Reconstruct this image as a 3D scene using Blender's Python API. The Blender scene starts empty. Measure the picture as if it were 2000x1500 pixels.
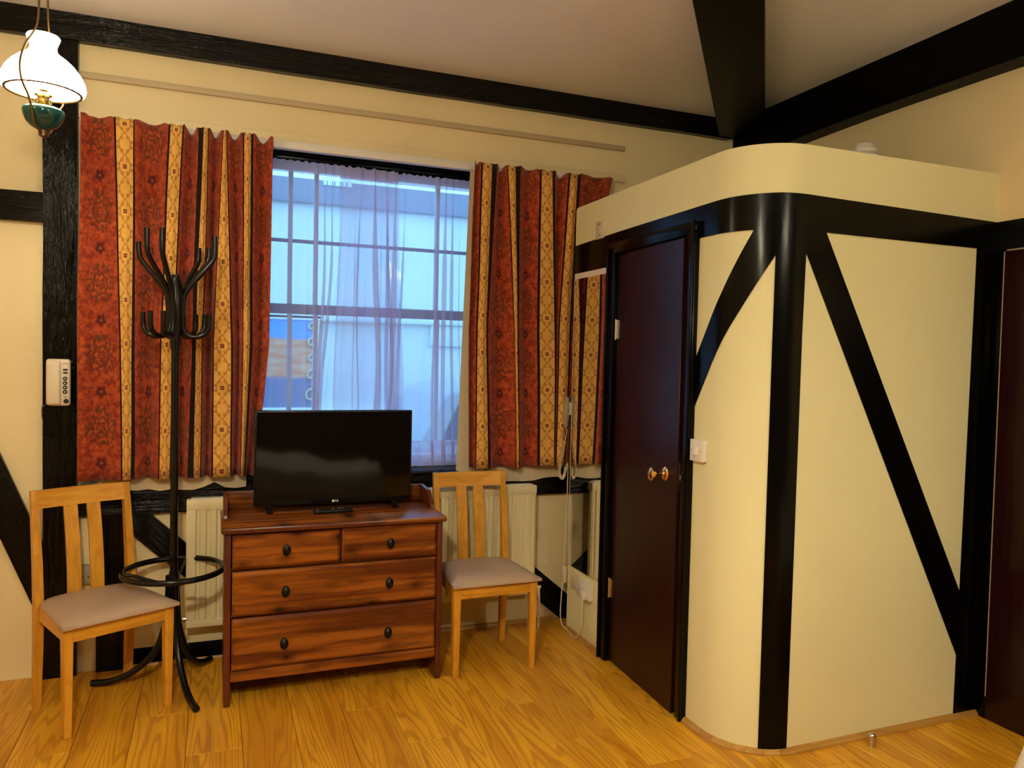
import bpy, bmesh, math, random
from mathutils import Vector, Matrix, noise
random.seed(7)
SC = bpy.context.scene
COL = SC.collection
PI = math.pi
R = math.radians

# ------------------------------------------------------------------ camera
cam_d = bpy.data.cameras.new('camera')
cam = bpy.data.objects.new('camera', cam_d)
COL.objects.link(cam)
cam_d.sensor_fit = 'HORIZONTAL'
cam_d.sensor_width = 36.0
cam_d.lens = 36.0 * 1488.9 / 2000.0
cam_d.clip_start = 0.02
_r = Vector((0.93106, -0.36419, 0.02211)).normalized()
_f = Vector((0.36477, 0.93046, -0.03439)).normalized()
_u = _r.cross(_f)
cam.matrix_world = Matrix(((_r.x, _u.x, -_f.x, -0.2377),
                           (_r.y, _u.y, -_f.y, -3.9620),
                           (_r.z, _u.z, -_f.z, 1.5),
                           (0, 0, 0, 1)))
SC.camera = cam

# ------------------------------------------------------------------ light
world = bpy.data.worlds.new('overcast_sky')
SC.world = world
world.use_nodes = True
_bg = world.node_tree.nodes['Background']
SKY_COL = (0.245, 0.575, 1.0, 1)
SKY = 3.1
_bg.inputs[0].default_value = SKY_COL
_bg.inputs[1].default_value = SKY
LAMP_COL = (1.0, 0.885, 0.62)
LAMP = 120.0                      # radiance of the opal lamp shades
SC.view_settings.view_transform = 'Standard'
SC.view_settings.look = 'None'
SC.view_settings.gamma = 1.0
SC.view_settings.use_curve_mapping = False
SC.view_settings.exposure = 0.34
SC.cycles.transparent_max_bounces = 24
SC.cycles.max_bounces = 8
SC.cycles.diffuse_bounces = 4
SC.cycles.caustics_reflective = False
SC.cycles.caustics_refractive = False

# ------------------------------------------------------------------ dimensions (metres)
X1, X2, Y1 = 1.607, 2.861, -1.669       # partition side face, right wall, partition front face
CEIL = 2.985
PT, PB0, PB1 = 2.325, 2.005, 2.128      # parapet top, painted band
RC = 0.24
CX, CY = X1 + RC, Y1 + RC
XL, YF = -2.4, -6.0                     # room's left wall and the wall behind the viewer

# ------------------------------------------------------------------ node helper
class V:
    def __init__(s, nt, sock): s.nt, s.s = nt, sock
    def _m(s, op, *o, clamp=False):
        n = s.nt.nodes.new('ShaderNodeMath'); n.operation = op; n.use_clamp = clamp
        for i, x in enumerate((s,) + o):
            if isinstance(x, V): s.nt.links.new(x.s, n.inputs[i])
            else: n.inputs[i].default_value = x
        return V(s.nt, n.outputs[0])
    def __add__(s, o): return s._m('ADD', o)
    __radd__ = __add__
    def __sub__(s, o): return s._m('SUBTRACT', o)
    def __rsub__(s, o): return (s * -1.0) + o
    def __mul__(s, o): return s._m('MULTIPLY', o)
    __rmul__ = __mul__
    def __truediv__(s, o): return s._m('DIVIDE', o)
    def sin(s): return s._m('SINE')
    def cos(s): return s._m('COSINE')
    def abs(s): return s._m('ABSOLUTE')
    def fract(s): return s._m('FRACT')
    def floor(s): return s._m('FLOOR')
    def sqrt(s): return s._m('SQRT')
    def lt(s, o): return s._m('LESS_THAN', o)
    def gt(s, o): return s._m('GREATER_THAN', o)
    def max(s, o): return s._m('MAXIMUM', o)
    def min(s, o): return s._m('MINIMUM', o)
    def pow(s, o): return s._m('POWER', o)
    def atan2(s, o): return s._m('ARCTAN2', o)
    def clamp(s): return s._m('ADD', 0.0, clamp=True)
    def step(s, a, b):                                   # smooth 0..1 from a to b
        n = s.nt.nodes.new('ShaderNodeMapRange'); n.interpolation_type = 'SMOOTHSTEP'
        s.nt.links.new(s.s, n.inputs[0])
        if a <= b:
            n.inputs[1].default_value, n.inputs[2].default_value = a, b
            n.inputs[3].default_value, n.inputs[4].default_value = 0, 1
        else:
            n.inputs[1].default_value, n.inputs[2].default_value = b, a
            n.inputs[3].default_value, n.inputs[4].default_value = 1, 0
        return V(s.nt, n.outputs[0])

class Mat:
    def __init__(s, name, base=(0.8, 0.8, 0.8), rough=0.5, metal=0.0, spec=None, **kw):
        m = bpy.data.materials.new(name); m.use_nodes = True
        s.m, s.nt = m, m.node_tree
        s.b = s.nt.nodes['Principled BSDF']
        s.out = s.nt.nodes['Material Output']
        s.set('Base Color', base); s.set('Roughness', rough); s.set('Metallic', metal)
        if spec is not None: s.set('Specular IOR Level', spec)
        for k, v in kw.items(): s.set(k.replace('_', ' '), v)
    def set(s, k, v):
        i = s.b.inputs[k]
        if isinstance(v, V): s.nt.links.new(v.s, i)
        elif isinstance(v, (tuple, list)) and len(v) == 3 and i.type == 'RGBA': i.default_value = (*v, 1)
        else: i.default_value = v
    def coord(s, kind='Object'):
        n = s.nt.nodes.new('ShaderNodeTexCoord'); return V(s.nt, n.outputs[kind])
    def xyz(s, vec):
        n = s.nt.nodes.new('ShaderNodeSeparateXYZ'); s.nt.links.new(vec.s, n.inputs[0])
        return [V(s.nt, o) for o in n.outputs]
    def vec(s, *c):
        n = s.nt.nodes.new('ShaderNodeCombineXYZ')
        for i, x in enumerate(c):
            if isinstance(x, V): s.nt.links.new(x.s, n.inputs[i])
            else: n.inputs[i].default_value = x
        return V(s.nt, n.outputs[0])
    def rand(s):
        n = s.nt.nodes.new('ShaderNodeObjectInfo'); return V(s.nt, n.outputs['Random'])
    def noise(s, vec, scale=1.0, detail=3.0, rough=0.5, dist=0.0):
        n = s.nt.nodes.new('ShaderNodeTexNoise'); s.nt.links.new(vec.s, n.inputs['Vector'])
        n.inputs['Scale'].default_value = scale; n.inputs['Detail'].default_value = detail
        n.inputs['Roughness'].default_value = rough; n.inputs['Distortion'].default_value = dist
        return V(s.nt, n.outputs['Fac'])
    def voro(s, vec, scale=1.0, out='Distance', rnd=1.0):
        n = s.nt.nodes.new('ShaderNodeTexVoronoi'); s.nt.links.new(vec.s, n.inputs['Vector'])
        n.inputs['Scale'].default_value = scale; n.inputs['Randomness'].default_value = rnd
        return V(s.nt, n.outputs[out])
    def mix(s, f, a, b):
        n = s.nt.nodes.new('ShaderNodeMix'); n.data_type = 'RGBA'
        if isinstance(f, V): s.nt.links.new(f.s, n.inputs[0])
        else: n.inputs[0].default_value = f
        for i, c in ((6, a), (7, b)):
            if isinstance(c, V): s.nt.links.new(c.s, n.inputs[i])
            else: n.inputs[i].default_value = (*c, 1)
        return V(s.nt, n.outputs[2])
    def bump(s, h, strength=0.3, dist=0.005):
        n = s.nt.nodes.new('ShaderNodeBump'); s.nt.links.new(h.s, n.inputs['Height'])
        n.inputs['Strength'].default_value = strength; n.inputs['Distance'].default_value = dist
        s.nt.links.new(n.outputs[0], s.b.inputs['Normal'])

M = {}
def plaster(name, col, bs=0.35, patch=0.06):
    k = Mat(name, col, 0.75, spec=0.25)
    c = k.coord()
    big = k.noise(c, 1.7, 3)
    lo = tuple(x * (1 - patch) for x in col)
    k.set('Base Color', k.mix(big.step(0.35, 0.65), col, lo))
    h = k.noise(c, 38, 4, 0.6) * 0.6 + k.noise(c, 9, 2) * 0.8
    k.bump(h, bs, 0.006)
    return k.m
M['wall'] = plaster('cream_wall_paint', (0.80, 0.67, 0.40))
M['pod'] = plaster('cream_partition_paint', (0.80, 0.755, 0.455), 0.12, 0.03)
M['rear'] = Mat('dark_brown_panelling', (0.09, 0.06, 0.04), 0.6).m
M['ceil'] = plaster('ceiling_paint_daylight_tint', (0.85, 0.83, 0.87), 0.15, 0.03)  # bluish daylight on the ceiling is mixed into the paint colour

def timber(name, axis, rough=0.22, strength=0.9):
    k = Mat(name, (0.0012, 0.001, 0.0009), rough, spec=0.22)
    x, y, z = k.xyz(k.coord())
    sc = {'x': (6, 60, 60), 'z': (60, 60, 6)}[axis]
    v = k.vec(x * sc[0], y * sc[1], z * sc[2])
    h = k.noise(v, 1.0, 4, 0.6) + k.noise(v, 0.3, 2) * 1.2
    k.bump(h, 1.0, 0.016)
    k.set('Roughness', k.noise(v, 0.5, 2) * 0.10 + 0.06)
    return k.m
M['timber_x'] = timber('black_hewn_timber_lengthwise', 'x')
M['timber_z'] = timber('black_hewn_timber_upright', 'z')
k = Mat('black_gloss_paint', (0.0016, 0.0015, 0.0014), 0.2, spec=0.15)
x, y, z = k.xyz(k.coord()); k.bump(k.noise(k.vec(x * 40, y * 40, z * 6), 1, 3), 0.12, 0.004)
M['gloss'] = k.m
k = Mat('black_beam_paint', (0.0016, 0.0014, 0.0013), 0.42, spec=0.06)
x, y, z = k.xyz(k.coord()); k.bump(k.noise(k.vec(x * 8, y * 60, z * 60), 1, 4), 0.4, 0.004)
M['beam'] = k.m

# oak laminate plank (grain along local y)
k = Mat('oak_laminate', rough=0.33, spec=0.4)
x, y, z = k.xyz(k.coord()); rr = k.rand()
ox = x + rr * 37.0; oy = y + rr * 91.0
warp = k.noise(k.vec(ox * 6.5, oy * 0.55, rr * 9), 1, 2, 0.4)
fine = k.noise(k.vec(ox * 150, oy * 4, rr), 1, 3, 0.6)
ring = ((ox * 52.0 + warp * 60.0) * 2.2 + fine * 1.5).sin() * 0.5 + 0.5
tone = k.noise(k.vec(ox * 9, oy * 0.9, rr * 3), 1, 2)
c1 = k.mix(tone.step(0.3, 0.7), (0.58, 0.245, 0.012), (0.82, 0.42, 0.026))
c2 = k.mix(ring.step(0.5, 1.0) * 0.42, c1, (0.25, 0.078, 0.006))
c3 = k.mix(fine.step(0.52, 0.75) * 0.5, c2, (0.25, 0.085, 0.007))
k.set('Base Color', k.mix(rr.step(0.0, 1.0) * 0.25, c3, (0.46, 0.19, 0.014)))
k.bump(fine, 0.08, 0.002)
M['plank'] = k.m
M['gap'] = Mat('dark_plank_joint', (0.06, 0.025, 0.008), 0.8).m

def wood(name, a, b, d, axis='x', rough=0.35, knots=False, scale=1.0):
    k = Mat(name, rough=rough, spec=0.4)
    x, y, z = k.xyz(k.coord()); rr = k.rand()
    if axis == 'x': l, p, q = x, y, z
    elif axis == 'z': l, p, q = z, x, y
    else: l, p, q = y, x, z
    l = l + rr * 51.0; q = q + rr * 17.0
    warp = k.noise(k.vec(l * 2.2 * scale, p * 9 * scale, q * 9 * scale), 1, 2)
    streak = k.noise(k.vec(l * 1.2 * scale, p * 26 * scale, q * 26 * scale), 1, 2, 0.5)
    ring = ((q * 60.0 + p * 40.0 + warp * 26.0)).sin() * 0.5 + 0.5
    fine = k.noise(k.vec(l * 9, p * 240, q * 240), 1, 2)
    c = k.mix(streak.step(0.38, 0.62), a, b)
    c = k.mix(ring.step(0.6, 1.0) * 0.35, c, d)
    c = k.mix(fine.step(0.5, 0.75) * 0.3, c, d)
    if knots:
        kd = k.voro(k.vec(l * 5.0, p * 2.0, q * 9.0), 1.0)
        c = k.mix(kd.step(0.16, 0.05), c, (d[0] * 0.25, d[1] * 0.2, d[2] * 0.2))
        c = k.mix(kd.step(0.32, 0.12) * 0.5, c, d)
    k.set('Base Color', c); k.bump(fine, 0.06, 0.002)
    return k.m
PINE = ((0.115, 0.023, 0.004), (0.31, 0.092, 0.010), (0.04, 0.007, 0.0015))
M['pine_x'] = wood('stained_pine_lengthwise', *PINE, 'x', 0.3, True)
M['pine_z'] = wood('stained_pine_upright', (0.085, 0.016, 0.005), (0.12, 0.026, 0.007), (0.04, 0.007, 0.002), 'z', 0.3)
BE = ((0.60, 0.275, 0.022), (0.68, 0.33, 0.032), (0.42, 0.16, 0.012))
M['beech_x'] = wood('beech_lengthwise', *BE, 'x', 0.32, False, 1.6)
M['beech_z'] = wood('beech_upright', *BE, 'z', 0.32, False, 1.6)
M['trimwood'] = wood('oak_bead', (0.44, 0.23, 0.05), (0.52, 0.29, 0.07), (0.28, 0.12, 0.02), 'x', 0.4)

k = Mat('taupe_leatherette', (0.42, 0.30, 0.22), 0.42, spec=0.4)
k.bump(k.noise(k.coord(), 260, 2), 0.15, 0.002); M['seat'] = k.m
M['blackmetal'] = Mat('black_enamel_tube', (0.003, 0.003, 0.0032), 0.22, spec=0.35).m
M['tvplastic'] = Mat('black_tv_plastic', (0.003, 0.003, 0.0035), 0.35, spec=0.25).m
M['screen'] = Mat('glossy_black_screen', (0.001, 0.001, 0.0013), 0.06, spec=0.4).m
M['brass'] = Mat('polished_brass', (0.86, 0.58, 0.22), 0.13, 1.0).m
M['antbrass'] = Mat('dull_lamp_brass', (0.20, 0.12, 0.045), 0.35, 1.0).m
M['chrome'] = Mat('steel', (0.62, 0.60, 0.56), 0.25, 1.0).m
M['white'] = Mat('white_plastic', (0.78, 0.74, 0.66), 0.35).m
M['oldwhite'] = Mat('aged_cream_plastic', (0.70, 0.60, 0.44), 0.4).m
M['greyplastic'] = Mat('grey_plastic', (0.30, 0.26, 0.21), 0.45).m
M['darkplastic'] = Mat('black_button_plastic', (0.01, 0.01, 0.01), 0.4).m
M['radiator'] = Mat('cream_radiator_enamel', (0.78, 0.69, 0.43), 0.35).m
k = Mat('maroon_door_stain', (0.02, 0.004, 0.0045), 0.3, spec=0.28)
x, y, z = k.xyz(k.coord()); g = k.noise(k.vec(x * 60, y * 60, z * 3), 1, 3)
k.set('Base Color', k.mix(g.step(0.3, 0.7), (0.014, 0.0028, 0.0032), (0.024, 0.0046, 0.005))); M['door'] = k.m
M['mirror'] = Mat('mirror_silver', (0.86, 0.87, 0.85), 0.015, 1.0).m
M['mirroredge'] = Mat('pale_mirror_edge', (0.80, 0.76, 0.68), 0.3).m
M['rail'] = Mat('white_curtain_rail', (0.72, 0.70, 0.66), 0.45).m
M['batten'] = Mat('painted_batten', (0.50, 0.40, 0.25), 0.6).m
M['bed'] = Mat('white_bed_linen', (0.72, 0.68, 0.60), 0.9).m
M['bluecloth'] = Mat('blue_grey_cloth', (0.16, 0.21, 0.28), 0.9).m
k = Mat('green_glass_bowl', (0.004, 0.055, 0.050), 0.08, spec=0.6); M['greenglass'] = k.m

def emit(name, col, s):
    m = bpy.data.materials.new(name); m.use_nodes = True; nt = m.node_tree; nt.nodes.clear()
    e = nt.nodes.new('ShaderNodeEmission'); e.inputs[0].default_value = (*col, 1); e.inputs[1].default_value = s
    o = nt.nodes.new('ShaderNodeOutputMaterial'); nt.links.new(e.outputs[0], o.inputs[0]); return m
BULB_COL = (1.0, 0.87, 0.60)
M['opal_dim'] = emit('softly_lit_opal_glass', LAMP_COL, LAMP * 0.135)
M['bulb_dim'] = emit('soft_bulb', BULB_COL, LAMP * 5.0)
M['opal_a'] = emit('brightly_lit_opal_glass', LAMP_COL, LAMP * 1.2)
M['bulb_a'] = emit('bright_bulb', BULB_COL, LAMP * 26)
M['opal_b'] = emit('lit_opal_glass', LAMP_COL, LAMP * 0.58)
M['bulb_b'] = emit('lit_bulb', BULB_COL, LAMP * 12)

def sheer():
    m = bpy.data.materials.new('net_voile'); m.use_nodes = True; nt = m.node_tree; nt.nodes.clear()
    h = Mat.__new__(Mat); h.nt = nt; h.m = m
    uv = h.xyz(h.coord('UV'))
    z = uv[1]
    tr = nt.nodes.new('ShaderNodeBsdfTransparent')
    df = nt.nodes.new('ShaderNodeBsdfDiffuse'); df.inputs[0].default_value = (0.62, 0.58, 0.70, 1)  # net itself is white; lavender of mixed lamplight and daylight tinted in
    tl = nt.nodes.new('ShaderNodeBsdfTranslucent'); tl.inputs[0].default_value = (0.62, 0.50, 0.74, 1)
    mx = nt.nodes.new('ShaderNodeMixShader'); mx.inputs[0].default_value = 0.52
    nt.links.new(df.outputs[0], mx.inputs[1]); nt.links.new(tl.outputs[0], mx.inputs[2])
    lace = h.voro(h.vec(uv[0] * 14, z * 22, 0.0), 1.0, 'Distance')
    hem = (z.lt(1.035)) * (lace.step(0.2, 0.6) * 0.30 + 0.12)
    seam = ((z - 1.035).abs()).lt(0.004) * 0.3
    head = z.gt(2.405) * 0.42
    al = (hem + seam + head + 0.42)
    m2 = nt.nodes.new('ShaderNodeMixShader'); nt.links.new(al.s, m2.inputs[0])
    nt.links.new(tr.outputs[0], m2.inputs[1]); nt.links.new(mx.outputs[0], m2.inputs[2])
    o = nt.nodes.new('ShaderNodeOutputMaterial'); nt.links.new(m2.outputs[0], o.inputs[0])
    return m
M['net'] = sheer()

def glass():
    m = bpy.data.materials.new('window_glass'); m.use_nodes = True; nt = m.node_tree; nt.nodes.clear()
    tr = nt.nodes.new('ShaderNodeBsdfTransparent'); tr.inputs[0].default_value = (0.93, 0.97, 0.97, 1)
    gl = nt.nodes.new('ShaderNodeBsdfGlossy'); gl.inputs['Roughness'].default_value = 0.02
    mx = nt.nodes.new('ShaderNodeMixShader'); mx.inputs[0].default_value = 0.012
    nt.links.new(tr.outputs[0], mx.inputs[1]); nt.links.new(gl.outputs[0], mx.inputs[2])
    o = nt.nodes.new('ShaderNodeOutputMaterial'); nt.links.new(mx.outputs[0], o.inputs[0]); return m
M['glass'] = glass()

def curtain_fabric():
    """woven stripes: uv.x metres of cloth across, uv.y height; red damask 0.20, black 0.01, gold scroll 0.08, black 0.02"""
    k = Mat('striped_damask', rough=0.85, spec=0.15)
    k.set('Sheen Weight', 0.15)
    u, v, _ = k.xyz(k.coord('UV'))
    per = 0.31
    t = ((u + 3.1) / per).fract() * per
    # --- red damask
    blot = k.noise(k.vec(u * 30, v * 30, 0.0), 1, 5, 0.7)
    fl = k.noise(k.vec(u * 90, v * 60, 3.0), 1, 3, 0.6)
    red = k.mix(blot.step(0.36, 0.64), (0.21, 0.022, 0.012), (0.46, 0.080, 0.020))
    red = k.mix(fl.step(0.52, 0.66) * 0.75, red, (0.155, 0.016, 0.012))
    P = 0.323
    vm = ((v + 10.0) / P).fract() * P - P * 0.5
    du = t - 0.105
    rad = ((du * 1.15) * (du * 1.15) + vm * vm).sqrt()
    ang = vm.atan2(du)
    pet = ((ang * 8.0).sin()) * 0.0045 + (fl - 0.5) * 0.02
    ring = ((rad - 0.044 + pet).abs()).step(0.0085, 0.003)
    ring2 = ((rad - 0.019 + (ang * 5.0).sin() * 0.006).abs()).step(0.0075, 0.003)
    spray = ((rad - 0.072 + (ang * 12.0).sin() * 0.010).abs()).step(0.013, 0.004) * fl.step(0.38, 0.55)
    top = (((du.abs() - 0.016).abs() + (vm - 0.083).abs() * 0.7)).step(0.016, 0.008)
    med = (ring.max(ring2).max(spray).max(top)) * fl.step(0.30, 0.48)
    red = k.mix(med * 0.9, red, (0.095, 0.034, 0.010))
    vf = ((v + 10.0 + P * 0.5) / P).fract() * P - P * 0.5
    fr = (du * du + vf * vf).sqrt() + (vf.atan2(du) * 5.0).sin() * 0.004
    red = k.mix(fr.step(0.030, 0.020) * 0.9, red, (0.080, 0.008, 0.010))
    red = k.mix(fr.step(0.0045, 0.003), red, (0.30, 0.20, 0.12))
    # --- gold stripe with vine scrolls
    yu = (t - 0.25)
    Q = 0.0985
    ph = v * (2 * PI / (2 * Q))
    w = ph.sin().abs()
    vine = ((yu.abs() - w * 0.026 - 0.002).abs()).step(0.0034, 0.0016)
    vq = ((v + 10.0) / Q).fract() * Q
    def curl(cu, cv, r0):
        d = ((yu.abs() - cu) * (yu.abs() - cu) + (vq - cv) * (vq - cv)).sqrt()
        return ((d - r0).abs()).step(0.0028, 0.0013)
    curls = curl(0.0135, 0.030, 0.0055).max(curl(0.0135, 0.070, 0.0055)).max(curl(0.033, 0.086, 0.0045)).max(curl(0.033, 0.012, 0.0045))
    nd = ((v + 10.0) / (2 * Q)).fract() * (2 * Q) - Q
    fd = (yu * yu + nd * nd).sqrt() + (nd.atan2(yu) * 4.0).cos() * 0.002
    flo = fd.step(0.0115, 0.0085)
    gold = k.mix(blot.step(0.3, 0.7), (0.66, 0.345, 0.070), (0.74, 0.42, 0.105))
    gold = k.mix((vine.max(curls)) * 0.8, gold, (0.30, 0.095, 0.022))
    gold = k.mix(flo, gold, (0.16, 0.015, 0.022))
    gold = k.mix(fd.step(0.003, 0.002), gold, (0.6, 0.45, 0.2))
    # --- combine
    isred = t.lt(0.20)
    isgold = t.gt(0.21) * t.lt(0.29)
    c = k.mix(isgold, (0.010, 0.005, 0.006), gold)
    c = k.mix(isred, c, red)
    weave = k.noise(k.vec(u * 500, v * 500, 0.0), 1, 2)
    k.set('Base Color', c)
    k.bump(weave, 0.15, 0.002)
    return k.m
M['curtain'] = curtain_fabric()
k = Mat('cream_lining', (0.60, 0.49, 0.33), 0.9); k.bump(k.noise(k.coord(), 400, 2), 0.1, 0.001); M['lining'] = k.m

# exterior
M['extwall'] = plaster('pale_render', (0.86, 0.88, 0.84), 0.2, 0.05)
M['extdark'] = Mat('slate_fascia', (0.25, 0.27, 0.33), 0.7).m
M['extledge'] = Mat('dark_ledge', (0.14, 0.13, 0.16), 0.7).m
M['road'] = Mat('asphalt', (0.22, 0.22, 0.22), 0.9).m
M['signwhite'] = Mat('white_sign_paint', (0.95, 0.95, 0.95), 0.5).m
M['goldframe'] = Mat('faded_gold_carving', (0.62, 0.52, 0.32), 0.6).m
M['carpaint'] = Mat('silver_blue_car_paint', (0.40, 0.44, 0.50), 0.3).m
M['carglass'] = Mat('car_glass', (0.05, 0.07, 0.10), 0.1).m
M['bar'] = Mat('bar_paint_daylight_tint', (0.55, 0.66, 0.82), 0.6).m  # white bars in shade; the blue of the daylight is put into this colour
M['tyre'] = Mat('tyre_rubber', (0.02, 0.02, 0.02), 0.8).m
k = Mat('painted_seascape', rough=0.7)
x, y, z = k.xyz(k.coord()); nz = k.noise(k.vec(x * 3, y, z * 16), 1, 4)
zz = z + (nz - 0.5) * 0.10
c = k.mix(zz.step(1.64, 1.68), k.mix(nz.step(0.35, 0.65), (0.90, 0.24, 0.05), (0.85, 0.42, 0.22)), (0.05, 0.36, 0.86))
k.set('Base Color', k.mix(zz.step(1.24, 1.20), c, (0.12, 0.16, 0.30))); M['mural'] = k.m

# ------------------------------------------------------------------ mesh helpers
def bm_new(): return bmesh.new()
def box(bm, x0, x1, y0, y1, z0, z1, bev=0.0, seg=2):
    r = bmesh.ops.create_cube(bm, size=1.0)
    vs = r['verts']
    for v in vs:
        v.co = Vector((x0 + (v.co.x + .5) * (x1 - x0), y0 + (v.co.y + .5) * (y1 - y0), z0 + (v.co.z + .5) * (z1 - z0)))
    if bev > 0:
        es = list({e for v in vs for e in v.link_edges})
        bmesh.ops.bevel(bm, geom=es, offset=bev, segments=seg, profile=0.5, affect='EDGES', clamp_overlap=True)
    return vs
def lathe(bm, prof, c=(0, 0, 0), seg=32, axis='z', close=False):
    rings = []
    for r, h in prof:
        ring = []
        for i in range(seg):
            a = 2 * PI * i / seg
            p = (r * math.cos(a), r * math.sin(a), h)
            if axis == 'y': p = (p[0], p[2], p[1])
            elif axis == 'x': p = (p[2], p[0], p[1])
            ring.append(bm.verts.new((p[0] + c[0], p[1] + c[1], p[2] + c[2])))
        rings.append(ring)
    n = len(rings)
    for j in range(n if close else n - 1):
        a, b = rings[j], rings[(j + 1) % n]
        for i in range(seg):
            bm.faces.new((a[i], a[(i + 1) % seg], b[(i + 1) % seg], b[i]))
    if not close:
        for ring in (rings[0], rings[-1]):
            if (ring[0].co - ring[seg // 2].co).length > 1e-4:
                try: bm.faces.new(ring)
                except ValueError: pass
    return rings
def tube(bm, pts, r, seg=10, cap=True, closed=False):
    pts = [Vector(p) for p in pts]
    n = len(pts); rings = []; up = None
    for i, p in enumerate(pts):
        if closed: t = pts[(i + 1) % n] - pts[i - 1]
        else: t = pts[min(i + 1, n - 1)] - pts[max(i - 1, 0)]
        t.normalize()
        if up is None: up = t.orthogonal().normalized()
        up = (up - t * up.dot(t))
        if up.length < 1e-6: up = t.orthogonal()
        up.normalize(); s = t.cross(up)
        rr = r(i / (n - 1)) if callable(r) else r
        rings.append([bm.verts.new(p + up * math.cos(2 * PI * j / seg) * rr + s * math.sin(2 * PI * j / seg) * rr) for j in range(seg)])
    for i in range(n if closed else n - 1):
        a, b = rings[i], rings[(i + 1) % n]
        for j in range(seg): bm.faces.new((a[j], a[(j + 1) % seg], b[(j + 1) % seg], b[j]))
    if cap and not closed:
        bm.faces.new(rings[0][::-1]); bm.faces.new(rings[-1])
def smooth_path(pts, n=6):
    """Catmull-Rom through pts"""
    P = [Vector(p) for p in pts]; out = []
    for i in range(len(P) - 1):
        a, b, c, d = P[max(i - 1, 0)], P[i], P[i + 1], P[min(i + 2, len(P) - 1)]
        for j in range(n):
            t = j / n
            out.append(0.5 * ((2 * b) + (c - a) * t + (2 * a - 5 * b + 4 * c - d) * t * t + (3 * b - a - 3 * c + d) * t ** 3))
    out.append(P[-1]); return out
def prism(bm, poly, axis, a, b):
    """extrude a 2D polygon along axis from a to b; poly in the two other axes in order"""
    def P(u, v, w):
        return {'x': (w, u, v), 'y': (u, w, v), 'z': (u, v, w)}[axis]
    A = [bm.verts.new(P(u, v, a)) for u, v in poly]; B = [bm.verts.new(P(u, v, b)) for u, v in poly]
    n = len(poly)
    bm.faces.new(A); bm.faces.new(B[::-1])
    for i in range(n): bm.faces.new((A[i], A[(i + 1) % n], B[(i + 1) % n], B[i]))
def hexa(bm, bot, top):
    """8-corner solid from two quads"""
    A = [bm.verts.new(p) for p in bot]; B = [bm.verts.new(p) for p in top]
    bm.faces.new(A[::-1]); bm.faces.new(B)
    for i in range(4): bm.faces.new((A[i], A[(i + 1) % 4], B[(i + 1) % 4], B[i]))
    return A + B
def bevel_all(bm, off, seg=2):
    bmesh.ops.bevel(bm, geom=list(bm.edges), offset=off, segments=seg, profile=0.5, affect='EDGES', clamp_overlap=True)
def mesh_of(bm, name, mat, smooth=None):
    bmesh.ops.recalc_face_normals(bm, faces=bm.faces[:])
    me = bpy.data.meshes.new(name); bm.to_mesh(me); bm.free()
    if mat is not None: me.materials.append(M[mat] if isinstance(mat, str) else mat)
    if smooth is not None:
        for p in me.polygons: p.use_smooth = True
        me.set_sharp_from_angle(angle=R(smooth))
    return me
def link(name, me, parent=None, loc=None):
    o = bpy.data.objects.new(name, me); COL.objects.link(o)
    if parent is not None: o.parent = parent
    if loc is not None: o.location = loc
    return o
def obj(name, bm, mat, parent=None, smooth=35, label=None, loc=None):
    o = link(name, mesh_of(bm, name, mat, smooth), parent, loc)
    if label: o['label'] = label
    return o
def part_box(name, b, mat, parent, bev=0.0, label=None, seg=2):
    bm = bm_new(); box(bm, *b, bev=bev, seg=seg); return obj(name, bm, mat, parent, 40, label)
def tag(o, label, cat, group=None):
    o['label'] = label; o['category'] = cat
    if group: o['group'] = group
    return o
def struct(o, label=None):
    o['kind'] = 'structure'
    if label: o['label'] = label
    return o
def empty(name, loc=(0, 0, 0), rz=0.0):
    o = bpy.data.objects.new(name, None); COL.objects.link(o); o.location = loc; o.rotation_euler = (0, 0, rz)
    o.empty_display_size = 0.1; return o
def copy_tree(o, parent=None):
    c = o.copy(); COL.objects.link(c); c.parent = parent
    for ch in list(o.children): copy_tree(ch, c)
    return c

# ================================================================== STRUCTURE
# floor: slab with laminate planks
bm = bm_new(); box(bm, XL - .1, X2 + .1, YF - .1, 0.25, -0.12, -0.012)
floor = struct(obj('floor', bm, 'gap'), 'oak laminate plank floor')
PW = 0.2; cache = {}
def plank_mesh(w, l):
    key = (round(w, 4), round(l, 4))
    if key not in cache:
        b = bm_new(); g = 0.0008
        box(b, g, w - g, g, l - g, -0.012, 0.0)
        top = [e for e in b.edges if all(v.co.z > -0.001 for v in e.verts)]
        bmesh.ops.bevel(b, geom=top, offset=0.0009, segments=1, affect='EDGES')
        cache[key] = mesh_of(b, 'plank', 'plank')
    return cache[key]
xk = -0.523 - PW * 9 - 0.0
row = 0
stag = [0.0, 0.48, 0.86, 0.25, 0.67, 1.05]
while xk < X2:
    xa, xb = max(xk, XL), min(xk + PW, X2)
    if xb - xa > 0.01:
        y = 0.0 - 1.25 * 0 - stag[row % 6] * 0.9 - 0.35
        cuts = [0.0]
        while y > YF: cuts.append(y); y -= 1.22
        cuts.append(YF)
        for a, b in zip(cuts[:-1], cuts[1:]):
            if a - b > 0.02:
                link('plank', plank_mesh(xb - xa, a - b), floor, (xa, b, 0))
    xk += PW; row += 1

bm = bm_new(); box(bm, XL - .1, X2 + .1, YF - .1, 0.25, CEIL, CEIL + .1)
ceiling = struct(obj('ceiling', bm, 'ceil'), 'cream painted ceiling')
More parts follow.
